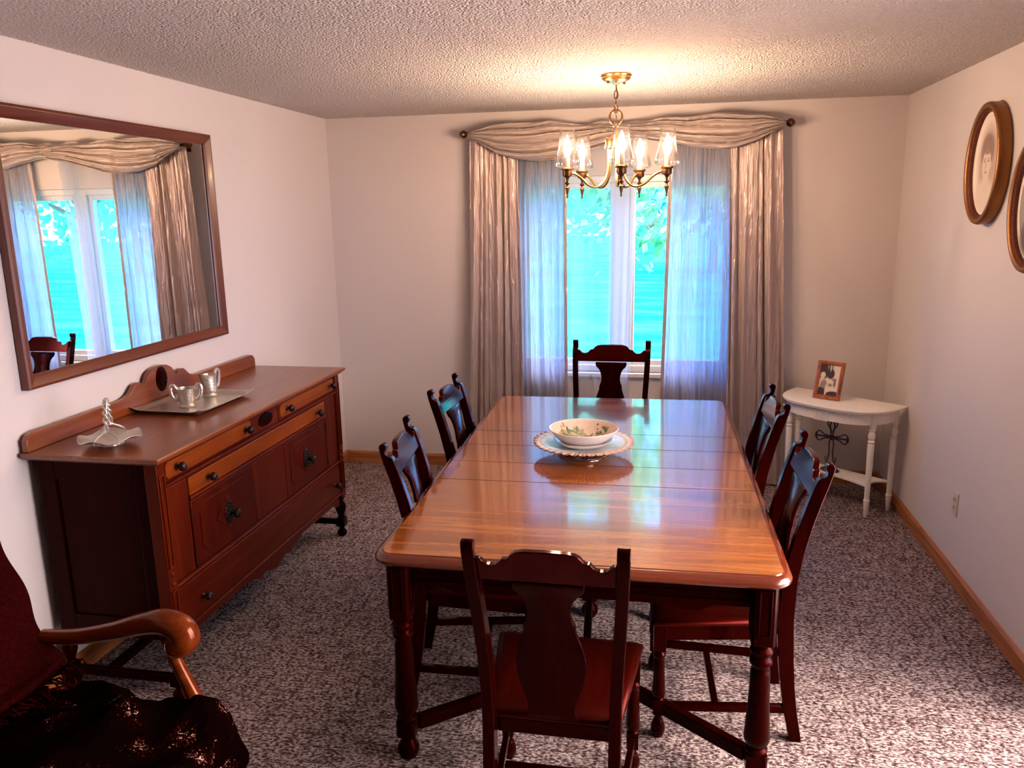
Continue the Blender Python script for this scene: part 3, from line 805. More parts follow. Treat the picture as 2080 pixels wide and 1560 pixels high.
for k in range(33):
    a = PI * k / 32
    arch.append(Vector((0.058 * math.cos(a), 0, 0.062 + 0.108 * math.sin(a) ** 0.8)))
q = MB()
for ph_ in (0, PI):
    pts = []
    for k, p in enumerate(arch):
        a = k * 1.05 + ph_
        n_ = (Vector((0, 0, 0.075)) - p).normalized()
        pts.append(p + 0.0055 * (math.cos(a) * n_ + math.sin(a) * Vector((0, 1, 0))))
    q.tube(smooth_path(pts, 3), 0.0042, 8)
for s_ in (-1, 1):
    for y in (-0.038, 0.038):
        q.tube(smooth_path([(s_ * 0.058, 0, 0.066), (s_ * 0.066, y * 0.5, 0.056), (s_ * 0.080, y, 0.040), (s_ * 0.092, y * 1.05, 0.022)], 5), 0.0042, 8)
q.build('handle', pewter, bk)

# ------------------------------------------------------------------ dining table
TX, TY = -0.272, 3.312
tb = thing('dining_table', 'long extended wooden dining table in the middle of the room', 'dining table', (TX, TY, 0), math.radians(1.0))
hx, hy, tz = 0.642, 1.115, 0.760
seams = [-hy, -0.372, -0.135, 0.118, 0.352, hy]
def leaf(y0, y1, first, last):
    # edge profile rounded on the sides, corners rounded on the end leaves
    pr = [(0.0, 0.722), (0.012, 0.724), (0.020, 0.732), (0.0205, 0.742), (0.014, 0.751), (0.004, 0.7565), (-0.004, 0.757), (-0.007, 0.760)]
    rings = []
    for w, z in pr:
        X = hx - 0.0205 + w
        pts = []
        rc = 0.050 + w
        def corner(cx, cy, a0):
            return [(cx + rc * math.cos(a0 + k * PI / 2 / 8), cy + rc * math.sin(a0 + k * PI / 2 / 8)) for k in range(9)]
        ya = y0 + (0.0205 - w if first else 0.0024); yb = y1 - (0.0205 - w if last else 0.0024)
        if first:
            pts += corner(-X + rc, ya + rc, PI) + corner(X - rc, ya + rc, 1.5 * PI)
        else: pts += [(-X, ya), (X, ya)]
        if last: pts += corner(X - rc, yb - rc, 0) + corner(-X + rc, yb - rc, PI / 2)
        else: pts += [(X, yb), (-X, yb)]
        rings.append([(x, y, z) for x, y in pts])
    b = MB(); b.mi = 1; b.rings(rings, cap=False)
    b.mi = 0; b.face([b.bm.verts.new(p) for p in rings[-1]]); b.mi = 1; b.face([b.bm.verts.new(p) for p in rings[0][::-1]])
    return b.build('table_leaf' if not (first or last) else 'tabletop', [top_tb, rim_tb], tb, smooth=28)
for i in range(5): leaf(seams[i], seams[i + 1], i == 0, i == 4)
# aprons with reeded band and scalloped lower edge
lx, ly = hx - 0.075, hy - 0.075
def apron(along, pos, a0, a1):
    n = 60; pts = [(a0, 0.7215), (a0, 0.640)]
    for k in range(n + 1):
        a = a0 + (a1 - a0) * k / n
        e = min(a - a0, a1 - a)
        z = 0.628 - 0.022 * sm((e - 0.10) / 0.06) + 0.016 * sm((e - 0.20) / 0.08)
        pts.append((a, z))
    pts += [(a1, 0.640), (a1, 0.7215)]
    def pl(a, z, t): return (a, pos + t, z) if along == 'x' else (pos + t, a, z)
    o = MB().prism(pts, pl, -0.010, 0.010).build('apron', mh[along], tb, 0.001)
    sg = -1 if pos < 0 else 1
    q = MB(); m = int((a1 - a0) / 0.0085)
    for k in range(m):
        a = a0 + (k + 0.5) * (a1 - a0) / m
        w = 0.0032
        q.prism([(a - w, 0.655), (a + w, 0.655), (a + w, 0.675), (a - w, 0.675)], pl, sg * 0.0102, sg * 0.0145)
    q.box(*( (a0, a1, pos + min(sg * 0.0102, sg * 0.016), pos + max(sg * 0.0102, sg * 0.016)) if along == 'x' else (pos + min(sg * 0.0102, sg * 0.016), pos + max(sg * 0.0102, sg * 0.016), a0, a1)), 0.644, 0.650)
    q.build('reeded_band', mh[along], o, smooth=0)
apron('x', -ly + 0.012, -lx + 0.036, lx - 0.036); apron('x', ly - 0.012, -lx + 0.036, lx - 0.036)
apron('y', -lx + 0.012, -ly + 0.036, ly - 0.036); apron('y', lx - 0.012, -ly + 0.036, ly - 0.036)
def tleg(x, y, top=0.7215):
    q = MB(); w = 0.035
    c_ = 0.008
    P = [(-w + c_, -w), (w - c_, -w), (w, -w + c_), (w, w - c_), (w - c_, w), (-w + c_, w), (-w, w - c_), (-w, -w + c_)]
    q.prism(P, lambda a, bb, t: (x + a, y + bb, t), 0.520, top)
    for sx, sy in ((0, -1), (0, 1), (-1, 0), (1, 0)):
        for d in (-0.017, 0.017):
            if sx == 0: q.box(x + d - 0.003, x + d + 0.003, *sorted((y + sy * w, y + sy * (w + 0.004))), 0.555, 0.700)
            else: q.box(*sorted((x + sx * w, x + sx * (w + 0.004))), y + d - 0.003, y + d + 0.003, 0.555, 0.700)
        for z in (0.552, 0.697):
            if sx == 0: q.box(x - 0.020, x + 0.020, *sorted((y + sy * w, y + sy * (w + 0.004))), z, z + 0.006)
            else: q.box(*sorted((x + sx * w, x + sx * (w + 0.004))), y - 0.020, y + 0.020, z, z + 0.006)
    q.lathe([(0.026, 0.521), (0.022, 0.512), (0.030, 0.504), (0.035, 0.495), (0.033, 0.484), (0.026, 0.478), (0.027, 0.472), (0.034, 0.464), (0.034, 0.452), (0.028, 0.444), (0.026, 0.436), (0.029, 0.428), (0.030, 0.410), (0.031, 0.36), (0.034, 0.29), (0.038, 0.225), (0.040, 0.20), (0.038, 0.182), (0.027, 0.168), (0.025, 0.162), (0.034, 0.154), (0.034, 0.146), (0.030, 0.142)], (x, y, 0), 24)
    q.prism([(a * 0.92, bb * 0.92) for a, bb in P], lambda a, bb, t: (x + a, y + bb, t), 0.085, 0.142)
    q.lathe([(0.026, 0.086), (0.020, 0.072), (0.024, 0.062), (0.036, 0.042), (0.037, 0.022), (0.026, 0.0)], (x, y, 0), 24)
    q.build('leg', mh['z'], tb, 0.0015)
for sx in (-1, 1):
    for sy in (-1, 1): tleg(sx * lx, sy * ly)
tleg(-0.03, 0.0)
def stretch(p, q_):
    p, q_ = Vector(p), Vector(q_); d = q_ - p; M = Matrix.Translation(p) @ d.to_track_quat('X', 'Z').to_matrix().to_4x4()
    MB().box(0, d.length, -0.016, 0.016, -0.025, 0.025, M).build('stretcher', mh['x'], tb, 0.005)
for sy in (-1, 1):
    for sx in (-1, 1): stretch((sx * (lx - 0.028), sy * (ly - 0.028), 0.113), (sx * 0.012, sy * (ly - 0.45), 0.113))
    stretch((-0.0, sy * (ly - 0.44), 0.113), (-0.03, sy * 0.034, 0.113))

# bowl and cake stand in the middle of the table
BX, BY = -0.335, 3.335
cs = thing('cake_stand', 'scalloped white cake plate on a silver foot in the middle of the table', 'cake stand', (BX, BY, tz))
MB().lathe([(0.108, 0.0), (0.109, 0.004), (0.104, 0.007), (0.097, 0.012), (0.086, 0.022), (0.078, 0.030), (0.072, 0.035), (0.074, 0.037), (0.001, 0.037)], seg=48).build('foot', silver, cs)
q = MB()
for k in range(90):
    a = 2 * PI * k / 90
    q.ball((0.1075 * math.cos(a), 0.1075 * math.sin(a), 0.006), 0.0036, seg=6)
q.build('beaded_rim', silver, cs)
china = plain('white_china', (0.80, 0.74, 0.69), 0.18, coat=0.5)
def plate_m():
    m, t, b = mat('ribbed_china_plate')
    tc = N(t, 'ShaderNodeTexCoord'); sp = N(t, 'ShaderNodeSeparateXYZ'); t.links.new(tc.outputs['Object'], sp.inputs[0])
    at = N(t, 'ShaderNodeMath', operation='ARCTAN2'); t.links.new(sp.outputs['Y'], at.inputs[0]); t.links.new(sp.outputs['X'], at.inputs[1])
    le = N(t, 'ShaderNodeVectorMath', operation='LENGTH'); t.links.new(tc.outputs['Object'], le.inputs[0])
    mu = N(t, 'ShaderNodeMath', operation='MULTIPLY'); mu.inputs[1].default_value = 76
    t.links.new(at.outputs[0], mu.inputs[0])
    si = N(t, 'ShaderNodeMath', operation='SINE'); t.links.new(mu.outputs[0], si.inputs[0])
    bp = N(t, 'ShaderNodeBump'); bp.inputs['Strength'].default_value = 0.7; bp.inputs['Distance'].default_value = 0.003
    t.links.new(si.outputs[0], bp.inputs['Height']); t.links.new(bp.outputs['Normal'], b.inputs['Normal'])
    r = ramp(t, [(0.0, (0.80, 0.76, 0.74)), (0.83, (0.80, 0.76, 0.74)), (0.88, (0.72, 0.40, 0.22)), (0.93, (0.84, 0.70, 0.58)), (1.0, (0.55, 0.26, 0.14))])
    ms = N(t, 'ShaderNodeMath', operation='MULTIPLY'); ms.inputs[1].default_value = 1 / 0.222
    t.links.new(le.outputs['Value'], ms.inputs[0]); t.links.new(ms.outputs[0], r.inputs['Fac'])
    t.links.new(r.outputs['Color'], b.inputs['Base Color'])
    b.inputs['Roughness'].default_value = 0.15; b.inputs['Coat Weight'].default_value = 0.4
    return m
def pl_f(u, v):
    a = 2 * PI * u; sc_ = 1 + 0.014 * abs(math.sin(19 * a)) * sm((v - 0.6) / 0.4)
    r = (0.002 + 0.215 * v) * sc_
    z = 0.0395 + 0.020 * sm((v - 0.42) / 0.58) - 0.003 * math.cos(38 * a) * sm((v - 0.85) / 0.15)
    return (r * math.cos(a), r * math.sin(a), z)
MB().grid(pl_f, 190, 22, wrap=True).build('plate', plate_m(), cs, solid=0.004, smooth=60)
sa = thing('saucer', 'shallow white rimmed saucer under the floral bowl', 'saucer', (BX, BY, tz + 0.0420))
MB().lathe([(0.001, 0.0), (0.075, 0.0), (0.110, 0.012), (0.128, 0.026), (0.130, 0.028), (0.126, 0.029), (0.108, 0.016), (0.074, 0.005), (0.001, 0.005)], seg=48).build('dish', china, sa)
bo = thing('bowl', 'white serving bowl painted inside with green leaves and fruit', 'bowl', (BX, BY, tz + 0.0475))
bprof = [(0.001, 0.0), (0.070, 0.0), (0.074, 0.004), (0.098, 0.016), (0.124, 0.036), (0.142, 0.056), (0.150, 0.066), (0.153, 0.070), (0.150, 0.073), (0.145, 0.069), (0.134, 0.056), (0.114, 0.036), (0.088, 0.018), (0.066, 0.009), (0.001, 0.008)]
china_in = plain('cream_china_glaze', (0.80, 0.62, 0.47), 0.2, coat=0.4)
leafp = plain('painted_leaf', (0.14, 0.19, 0.10), 0.35); leafp2 = plain('painted_light_leaf', (0.36, 0.36, 0.18), 0.35)
fruit = plain('painted_fruit', (0.72, 0.20, 0.10), 0.35); berry = plain('painted_berries', (0.40, 0.20, 0.09), 0.35)
b = MB(); b.lathe(bprof[:10], seg=56, cap=False); b.mi = 1; b.lathe(bprof[9:], seg=56, cap=False)
def inner_z(r): return interp([(p[0], p[1]) for p in bprof[:8:-1]], r)
def decal(cx, cy, ang, ln, wd, mi, n=10):
    b.mi = mi; ca, sa_ = math.cos(ang), math.sin(ang)
    L_, R_ = [], []
    for k in range(n + 1):
        s_ = k / n
        w = wd * math.sin(PI * s_) ** 0.8 * (1 - 0.3 * s_) * (1 + 0.18 * (k % 2)) + 0.0003
        for side, arr in ((1, L_), (-1, R_)):
            x = cx + ca * ln * s_ - side * sa_ * w; y = cy + sa_ * ln * s_ + side * ca * w
            arr.append(b.bm.verts.new((x, y, inner_z(math.hypot(x, y)) + 0.0016)))
    for k in range(n): b.face([L_[k], R_[k], R_[k + 1], L_[k + 1]])
def disc(cx, cy, r, mi, n=12):
    b.mi = mi
    b.face([b.bm.verts.new((cx + r * math.cos(2 * PI * k / n), cy + r * math.sin(2 * PI * k / n), inner_z(math.hypot(cx + r * math.cos(2 * PI * k / n), cy + r * math.sin(2 * PI * k / n))) + 0.0016)) for k in range(n)])
rl = random.Random(4)
for cx, cy, k0 in ((-0.035, 0.078, 6), (-0.062, 0.052, 5), (0.010, 0.050, 5), (0.075, 0.020, 4), (-0.020, 0.038, 4)):
    for k in range(k0):
        decal(cx, cy, 0.4 + k * 2.0 / k0 * 1.9 + rl.uniform(-.2, .2), rl.uniform(0.034, 0.05), rl.uniform(0.008, 0.012), 2 if rl.random() < 0.75 else 3)
for k in range(16): disc(0.052 + rl.gauss(0, 0.016), 0.072 + rl.gauss(0, 0.014), 0.0045, 2, 8)
for k in range(18): disc(-0.100 + rl.gauss(0, 0.008), 0.050 + rl.gauss(0, 0.018), 0.0045, 5, 8)
for cx, cy, r in ((0.005, -0.012, 0.022), (0.034, -0.006, 0.020), (-0.05, 0.0, 0.016)): disc(cx, cy, r, 4, 16)
for k in range(5): decal(0.088, 0.058 + 0.006 * k, 1.0 + 0.3 * k, 0.03, 0.003, 2)
b.mi = 0
b.build('china_body', [china, china_in, leafp, leafp2, fruit, berry], bo, smooth=50)

# ------------------------------------------------------------------ dining chairs (front faces +y)
def ycen(z): return interp([(0, -0.262), (0.12, -0.238), (0.25, -0.220), (0.45, -0.206), (0.60, -0.212), (0.72, -0.230), (0.85, -0.262), (1.02, -0.315)], z)
def make_chair(name, label, cat, w=0.0, arms=False, hgt=1.0):
    o = thing(name, label, cat)
    HT = 1.012 * hgt
    def spl(z): return 0.172 + w + 0.022 * sm((z - 0.42) / 0.6)      # half spacing of the posts
    # back posts: side profile with a scrolled ear on top
    zs = [0, 0.06, 0.12, 0.20, 0.30, 0.40, 0.45, 0.52, 0.60, 0.70, 0.80, 0.88, 0.935]
    dep = lambda z: interp([(0, 0.020), (0.2, 0.023), (0.45, 0.027), (0.8, 0.022), (1.0, 0.021)], z)
    zsc = lambda z: z if z < 0.5 else 0.5 + (z - 0.5) * (HT - 0.5) / 0.512
    back = [(ycen(z) - dep(z), zsc(z)) for z in zs]
    front = [(ycen(z) + dep(z), zsc(z)) for z in zs]
    yt = ycen(0.98)
    ear = [(yt - 0.018, zsc(0.975)), (yt - 0.0225, zsc(0.997)), (yt - 0.019, zsc(1.008)), (yt - 0.008, zsc(1.012)), (yt + 0.002, zsc(1.008)), (yt + 0.006, zsc(1.000)), (yt + 0.003, zsc(0.991)),
           (yt - 0.001, zsc(0.983)), (yt + 0.001, zsc(0.972)), (yt + 0.010, zsc(0.964)), (yt + 0.021, zsc(0.962)), (yt + 0.0275, zsc(0.955))]
    poly = back + ear + front[::-1]
    for s_ in (-1, 1):
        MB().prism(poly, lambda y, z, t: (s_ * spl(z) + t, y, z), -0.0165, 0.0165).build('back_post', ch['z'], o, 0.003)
    # crest rail
    sw = 1 + w / 0.172
    hr = [(0.0, 0.986), (0.055, 0.985), (0.075, 0.981), (0.088, 0.972), (0.094, 0.962), (0.100, 0.958), (0.112, 0.957), (0.116, 0.950), (0.126, 0.940), (0.140, 0.936), (0.154, 0.940), (0.163, 0.950), (0.167, 0.955), (0.200, 0.955)]
    cz = [(a * sw, z) for a, z in hr]
    top = [(-a, z) for a, z in cz[::-1]] + cz[1:]
    def clampx(a, z): m_ = spl(z) - 0.0162; return max(-m_, min(m_, a))
    poly = [(clampx(-9, 0.890), 0.890)] + [(clampx(a, z), z) for a, z in top] + [(clampx(9, 0.890), 0.890)]
    MB().prism(poly, lambda a, z, t: (a, ycen(z) + 0.004 + t, zsc(z)), -0.011, 0.011).build('crest_rail', crest_m, o, 0.003)
    # vase splat
    sp = [(0.885, 0.094), (0.872, 0.094), (0.858, 0.088), (0.846, 0.074), (0.830, 0.064), (0.808, 0.058), (0.785, 0.056), (0.762, 0.062), (0.748, 0.069), (0.735, 0.068), (0.715, 0.074), (0.68, 0.086), (0.64, 0.094), (0.60, 0.094), (0.56, 0.086), (0.52, 0.072), (0.492, 0.064), (0.470, 0.066), (0.455, 0.072)]
    b = MB(); nseg = 2
    def sf(u, v):
        i = v * (len(sp) - 1); z, hw_ = sp[int(round(i))]
        return (hw_ * (2 * u - 1), ycen(z) + 0.006, zsc(z))
    b.grid(sf, 2, len(sp) - 1)
    b.build('splat', ch['z'], o, 0.0025, solid=0.014, smooth=40)
    # seat and frame
    bw, fw_, y0, y1 = 0.185 + w, 0.236 + w, -0.190, 0.238
    def trap(in_): return [(-bw + in_, y0 + in_), (bw - in_, y0 + in_), (fw_ - in_, y1 - in_ - 0.01), (fw_ - in_ - 0.03, y1 - in_), (-fw_ + in_ + 0.03, y1 - in_), (-fw_ + in_, y1 - in_ - 0.01)]
    rg = [[(x, y, z) for x, y in trap(i_)] for i_, z in ((0.012, 0.4305), (0.003, 0.4315), (0.0, 0.437), (0.003, 0.448), (0.012, 0.455), (0.03, 0.459), (0.10, 0.456))]
    MB().rings(rg).build('seat', wood_seat, o, smooth=50)
    b = MB()
    A = trap(0.018)
    b.prism([(-bw + 0.03, 0.385), (bw - 0.03, 0.385), (bw - 0.03, 0.43), (-bw + 0.03, 0.43)], lambda a, z, t: (a, t, z), y0 + 0.004, y0 + 0.022)
    fr_ = [(-fw_ + 0.05, 0.43), (-fw_ + 0.05, 0.362), (-fw_ + 0.09, 0.366), (-fw_ + 0.12, 0.385), (0, 0.378), (fw_ - 0.12, 0.385), (fw_ - 0.09, 0.366), (fw_ - 0.05, 0.362), (fw_ - 0.05, 0.43)]
    b.prism(fr_, lambda a, z, t: (a, t, z), y1 - 0.032, y1 - 0.014)
    for s_ in (-1, 1):
        b.prism([(0, 0.375), (1, 0.375), (1, 0.43), (0, 0.43)], lambda a, z, t: (s_ * (bw + (fw_ - bw) * (0.06 + 0.84 * a) - 0.022 + t), y0 + 0.02 + a * (y1 - y0 - 0.07), z), -0.009, 0.009)
    b.build('seat_frame', ch['x'], o, 0.002)
    for s_ in (-1, 1):
        q = MB(); x, y = s_ * (fw_ - 0.03), y1 - 0.032
        q.box(x - 0.021, x + 0.021, y - 0.021, y + 0.021, 0.335, 0.4300)
        q.lathe([(0.016, 0.336), (0.014, 0.328), (0.020, 0.320), (0.021, 0.312), (0.017, 0.304), (0.019, 0.296), (0.019, 0.25), (0.022, 0.20), (0.024, 0.172), (0.022, 0.160), (0.015, 0.152), (0.019, 0.146)], (x, y, 0), 18)
        q.box(x - 0.019, x + 0.019, y - 0.019, y + 0.019, 0.090, 0.147)
        q.lathe([(0.015, 0.091), (0.012, 0.075), (0.016, 0.066), (0.024, 0.045), (0.025, 0.026), (0.017, 0.0)], (x, y, 0), 18)
        q.build('leg', ch['z'], o, 0.0015)
        xa, xb = s_ * (fw_ - 0.03), s_ * spl(0.12)
        p, d = Vector((xa, y - 0.016, 0.118)), Vector((xb, ycen(0.12) + 0.012, 0.118)) - Vector((xa, y - 0.016, 0.118))
        M = Matrix.Translation(p) @ d.to_track_quat('X', 'Z').to_matrix().to_4x4()
        MB().box(0, d.length, -0.010, 0.010, -0.015, 0.015, M).build('stretcher', ch['y'], o, 0.003)
    xm = (fw_ - 0.03 + spl(0.12)) / 2 - 0.010
    MB().box(-xm, xm, 0.000, 0.024, 0.106, 0.130).build('stretcher', ch['x'], o, 0.003)
    if arms:
        for s_ in (-1, 1):
            xp = s_ * (spl(0.66) + 0.004)
            q = MB()
            pts = smooth_path([(xp, ycen(0.66) + 0.018, 0.665), (xp + s_ * 0.030, -0.10, 0.672), (xp + s_ * 0.045, 0.0, 0.668), (xp + s_ * 0.044, 0.075, 0.664)], 6)
            q.tube(pts, [0.017 + 0.004 * math.sin(PI * k / 18) + (0.008 if k > 15 else 0) for k in range(19)], 12)
            q.build('arm', ch['y'], o)
            MB().tube(smooth_path([(s_ * (fw_ - 0.028), 0.030, 0.428), (xp + s_ * 0.040, 0.046, 0.53), (xp + s_ * 0.043, 0.055, 0.655)], 5), [0.020 - 0.006 * math.sin(PI * k / 10) for k in range(11)], 12).build('arm_support', ch['z'], o)
    return o
crest_m = wood('crest_rail_wood', *CHAIR, axis='x', rough=0.10, coat=0.0, stint=RED_F0, spec=0.6)
wood_seat = wood('chair_seat_wood', (0.013, 0.0005, 0.0002), (0.022, 0.001, 0.0003), (0.036, 0.0022, 0.0005), axis='y', rough=0.36, coat=0.0, stint=RED_F0, spec=0.25)
GC = 'matching side chairs around the dining table'
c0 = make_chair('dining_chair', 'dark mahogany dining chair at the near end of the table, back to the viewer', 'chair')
c0.location = (-0.276, 2.105, 0); c0['group'] = GC
def put(top, rot, label):
    a = rot; off = Vector((-math.sin(a) * -0.315, math.cos(a) * -0.315, 0))
    o = copy_tree(c0, (top[0] - off.x, top[1] - off.y, 0), a, label); return o
put((-0.993, 2.760), math.radians(-84), 'dark mahogany dining chair on the left side of the table, nearer the viewer')
put((-1.045, 3.615), math.radians(-92), 'dark mahogany dining chair on the left side of the table, nearer the window')
put((0.522, 2.735), math.radians(92.5), 'dark mahogany dining chair on the right side of the table, nearer the viewer')
put((0.504, 3.530), math.radians(91.5), 'dark mahogany dining chair on the right side of the table, nearer the window')
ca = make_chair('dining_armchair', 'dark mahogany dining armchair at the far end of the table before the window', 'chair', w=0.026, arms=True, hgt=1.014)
ca.location = (-0.312, 4.505, 0); ca.rotation_euler = (0, 0, PI)

# ------------------------------------------------------------------ chandelier
CX, CY = -0.255, 4.08
cd = thing('chandelier', 'five armed brass chandelier with clear glass shades and lit candle bulbs', 'chandelier', (CX, CY, 0))
can = MB().lathe([(0.074, H - 0.0005), (0.075, H - 0.006), (0.070, H - 0.012), (0.070, H - 0.018), (0.062, H - 0.026), (0.045, H - 0.034), (0.016, H - 0.040), (0.010, H - 0.048), (0.001, H - 0.049)], seg=36).build('canopy', brass, cd)
q = MB()
for a in (0.6, 0.6 + PI): q.lathe([(0.006, 0.0), (0.007, -0.004), (0.005, -0.010), (0.001, -0.012)], (0.045 * math.cos(a), 0.045 * math.sin(a), H - 0.032), 10)
q.build('screw', brass_d, can)
q = MB()
zc = H - 0.060
for k in range(4):
    ring = []
    for j in range(20):
        a = 2 * PI * j / 20
        dx, dz = 0.009 * math.cos(a), 0.021 * math.sin(a)
        ring.append((dx, 0, zc + dz) if k % 2 else (0, dx, zc + dz))
    q.tube(ring, 0.0024, 8, close=True)
    zc -= 0.0335
zc += 0.004
q.tube([(0, 0, H - 0.045), (0.006, 0.003, H - 0.09), (-0.004, 0.004, H - 0.14), (0.003, 0, 2.235)], 0.0022, 6)
q.build('chain', brass_d, cd)
q = MB()
q.tube([(0.030 * math.cos(2 * PI * j / 28), 0, 2.243 + 0.033 * math.sin(2 * PI * j / 28)) for j in range(28)], 0.0052, 10, close=True)
q.build('loop', brass_d, cd)
b = MB()
b.lathe([(0.006, 2.216), (0.012, 2.210), (0.014, 2.202), (0.010, 2.196), (0.011, 2.186), (0.012, 2.176), (0.017, 2.166), (0.028, 2.152), (0.038, 2.146), (0.048, 2.141), (0.050, 2.136), (0.050, 2.110), (0.054, 2.106), (0.054, 2.098), (0.046, 2.094), (0.001, 2.092)], seg=32)
b.build('hub', brass, cd)
q = MB()
for k in range(5):
    q.tube([(0.006 * math.cos(k), 0.006 * math.sin(k), 2.093), (0.010 * math.cos(k * 1.3 + 1), 0.010 * math.sin(k * 1.3 + 1), 2.05), (0.004 * math.cos(k), 0.004 * math.sin(k), 2.02 + 0.008 * k)], 0.0022, 6)
q.build('wires', brass_d, cd)
AR = 0.253
for k in range(5):
    a = math.radians(-80 + 72 * k)
    dv = Vector((math.cos(a), math.sin(a), 0))
    P = [(0.036, 2.098), (0.036, 2.03), (0.046, 1.965), (0.075, 1.925), (0.110, 1.914), (0.148, 1.928), (0.182, 1.958), (0.212, 1.977), (AR - 0.016, 1.981)]
    pts = smooth_path([dv * r + Vector((0, 0, z)) for r, z in P], 6)
    arm = MB().tube(pts, 0.0066, 12).build('arm', brass, cd)
    c_ = dv * AR
    cup = MB().lathe([(0.0012, 1.862), (0.0035, 1.865), (0.0045, 1.870), (0.0030, 1.875), (0.0045, 1.882), (0.0105, 1.908), (0.0105, 1.912), (0.0055, 1.918), (0.0045, 1.924), (0.0115, 1.930), (0.0125, 1.935), (0.0055, 1.941), (0.0060, 1.952), (0.012, 1.962), (0.022, 1.967), (0.024, 1.972), (0.024, 1.992), (0.031, 1.995), (0.032, 2.001), (0.030, 2.005), (0.001, 2.006)], (c_.x, c_.y, 0), 22).build('candle_cup', brass_d, cd)
    part_label(MB().lathe([(0.0125, 2.0062), (0.0125, 2.058), (0.001, 2.059)], (c_.x, c_.y, 0), 18).build('candle_sleeve', ivory, cup), 'ivory candle sleeve')
    part_label(MB().lathe([(0.009, 2.0592), (0.0135, 2.068), (0.0180, 2.080), (0.0195, 2.090), (0.0185, 2.102), (0.0150, 2.118), (0.0100, 2.134), (0.0050, 2.148), (0.0015, 2.158)], (c_.x, c_.y, 0), 18).build('bulb', bulb_m, cup), 'lit flame shaped bulb')
    pr = [(0.030, 2.0065), (0.050, 2.010), (0.060, 2.016), (0.064, 2.026), (0.062, 2.040), (0.056, 2.062), (0.049, 2.090), (0.044, 2.118), (0.041, 2.150), (0.040, 2.185), (0.040, 2.200)]
    s_ = 0.92
    g = MB().lathe([(r * s_, 2.0065 + (z - 2.0065) * 0.93) for r, z in pr], (c_.x, c_.y, 0), 32, cap=False).build('glass_shade', lampglass_m, cd, smooth=60)
    part_label(g, 'clear glass chimney shade')

# ------------------------------------------------------------------ white demilune table, framed photo, cross
ang = math.atan2(-0.63, 0.775)
WT = (1.128, 5.062)                       # middle of the straight back edge
wt = thing('console_table', 'white painted half round console table set across the right corner', 'table', (WT[0], WT[1], 0), ang)
# local: x along the back edge, y negative towards the room
HWT = 0.655
def dshape(ex):
    pts = []
    hw_, dpth = 0.352 + ex, 0.352 + ex
    ctrl = [(-hw_, 0.0)]
    n = 36
    for k in range(n + 1):
        a = PI + PI * k / n
        c_, s_ = math.cos(a), math.sin(a)
        pts.append((hw_ * math.copysign(abs(c_) ** 0.62, c_), dpth * math.copysign(abs(s_) ** 0.80, s_)))
    return pts
rg = []
for ex, z in ((-0.016, HWT - 0.024), (-0.006, HWT - 0.022), (0.0, HWT - 0.017), (-0.003, HWT - 0.012), (0.004, HWT - 0.009), (0.004, HWT - 0.003), (0.0, HWT)):
    rg.append([(x, y, z) for x, y in dshape(ex)])
MB().rings(rg).build('tabletop', white_w, wt, smooth=40)
apn = dshape(-0.035)
b = MB()
ins = [(x * 0.93, y * 0.93) for x, y in apn]
n = len(apn)
V = [[b.bm.verts.new((x, y - 0.006, z)) for x, y in pp] for pp, z in ((apn, HWT - 0.090), (apn, HWT - 0.0242), (ins, HWT - 0.0242), (ins, HWT - 0.090))]
for i in range(n - 1):
    for k in range(4): b.face([V[k][i], V[k][i + 1], V[(k + 1) % 4][i + 1], V[(k + 1) % 4][i]])
b.face([V[k][0] for k in range(4)]); b.face([V[k][n - 1] for k in range(4)])
b.box(-0.25, 0.25, -0.026, -0.010, HWT - 0.090, HWT - 0.0242)
b.build('apron', white_w, wt, smooth=30)
b = MB(); yf = min(p[1] for p in apn) - 0.0065
b.box(-0.045, 0.045, yf - 0.003, yf + 0.002, HWT - 0.094, HWT - 0.026)
for k in range(7): b.box(-0.030 + 0.01 * k - 0.0028, -0.030 + 0.01 * k + 0.0028, yf - 0.006, yf - 0.003, HWT - 0.090, HWT - 0.030)
b.build('reeded_block', white_w, wt, 0.0008)
LEGS = [(-0.262, -0.218), (0.262, -0.218), (-0.305, -0.030), (0.305, -0.030)]
for x, y in LEGS:
    q = MB(); h0 = HWT - 0.0243
    q.lathe([(0.021, h0), (0.021, h0 - 0.085), (0.017, h0 - 0.092), (0.019, h0 - 0.098), (0.014, h0 - 0.106), (0.018, h0 - 0.120), (0.021, h0 - 0.134), (0.019, h0 - 0.148), (0.014, h0 - 0.160), (0.020, h0 - 0.166), (0.020, h0 - 0.172), (0.016, h0 - 0.178), (0.0195, h0 - 0.188), (0.018, 0.30), (0.0145, 0.112), (0.018, 0.108), (0.019, 0.100), (0.016, 0.092), (0.0165, 0.086), (0.011, 0.004), (0.009, 0.0)], (x, y, 0), 20)
    q.build('leg', white_w, wt)
# lower shelf with concave sides
sh_ = []
def arc(p, q_, bow, n=10):
    p, q_ = Vector(p), Vector(q_); d = q_ - p; nrm = Vector((-d.y, d.x)).normalized()
    return [tuple(p + d * k / n + nrm * bow * math.sin(PI * k / n)) for k in range(n)]
P4 = [(-0.262, -0.218), (0.262, -0.218), (0.305, -0.030), (-0.305, -0.030)]
sh_ = arc(P4[0], P4[1], 0.055) + arc(P4[1], P4[2], 0.045) + arc(P4[2], P4[3], 0.0, 2) + arc(P4[3], P4[0], 0.045)
MB().prism(sh_, lambda a, bb, t: (a, bb, t), 0.178, 0.193).build('shelf', white_w, wt, 0.003)

def wt_pt(x, y, z):
    c_, s_ = math.cos(ang), math.sin(ang)
    return (WT[0] + x * c_ - y * s_, WT[1] + x * s_ + y * c_, z)
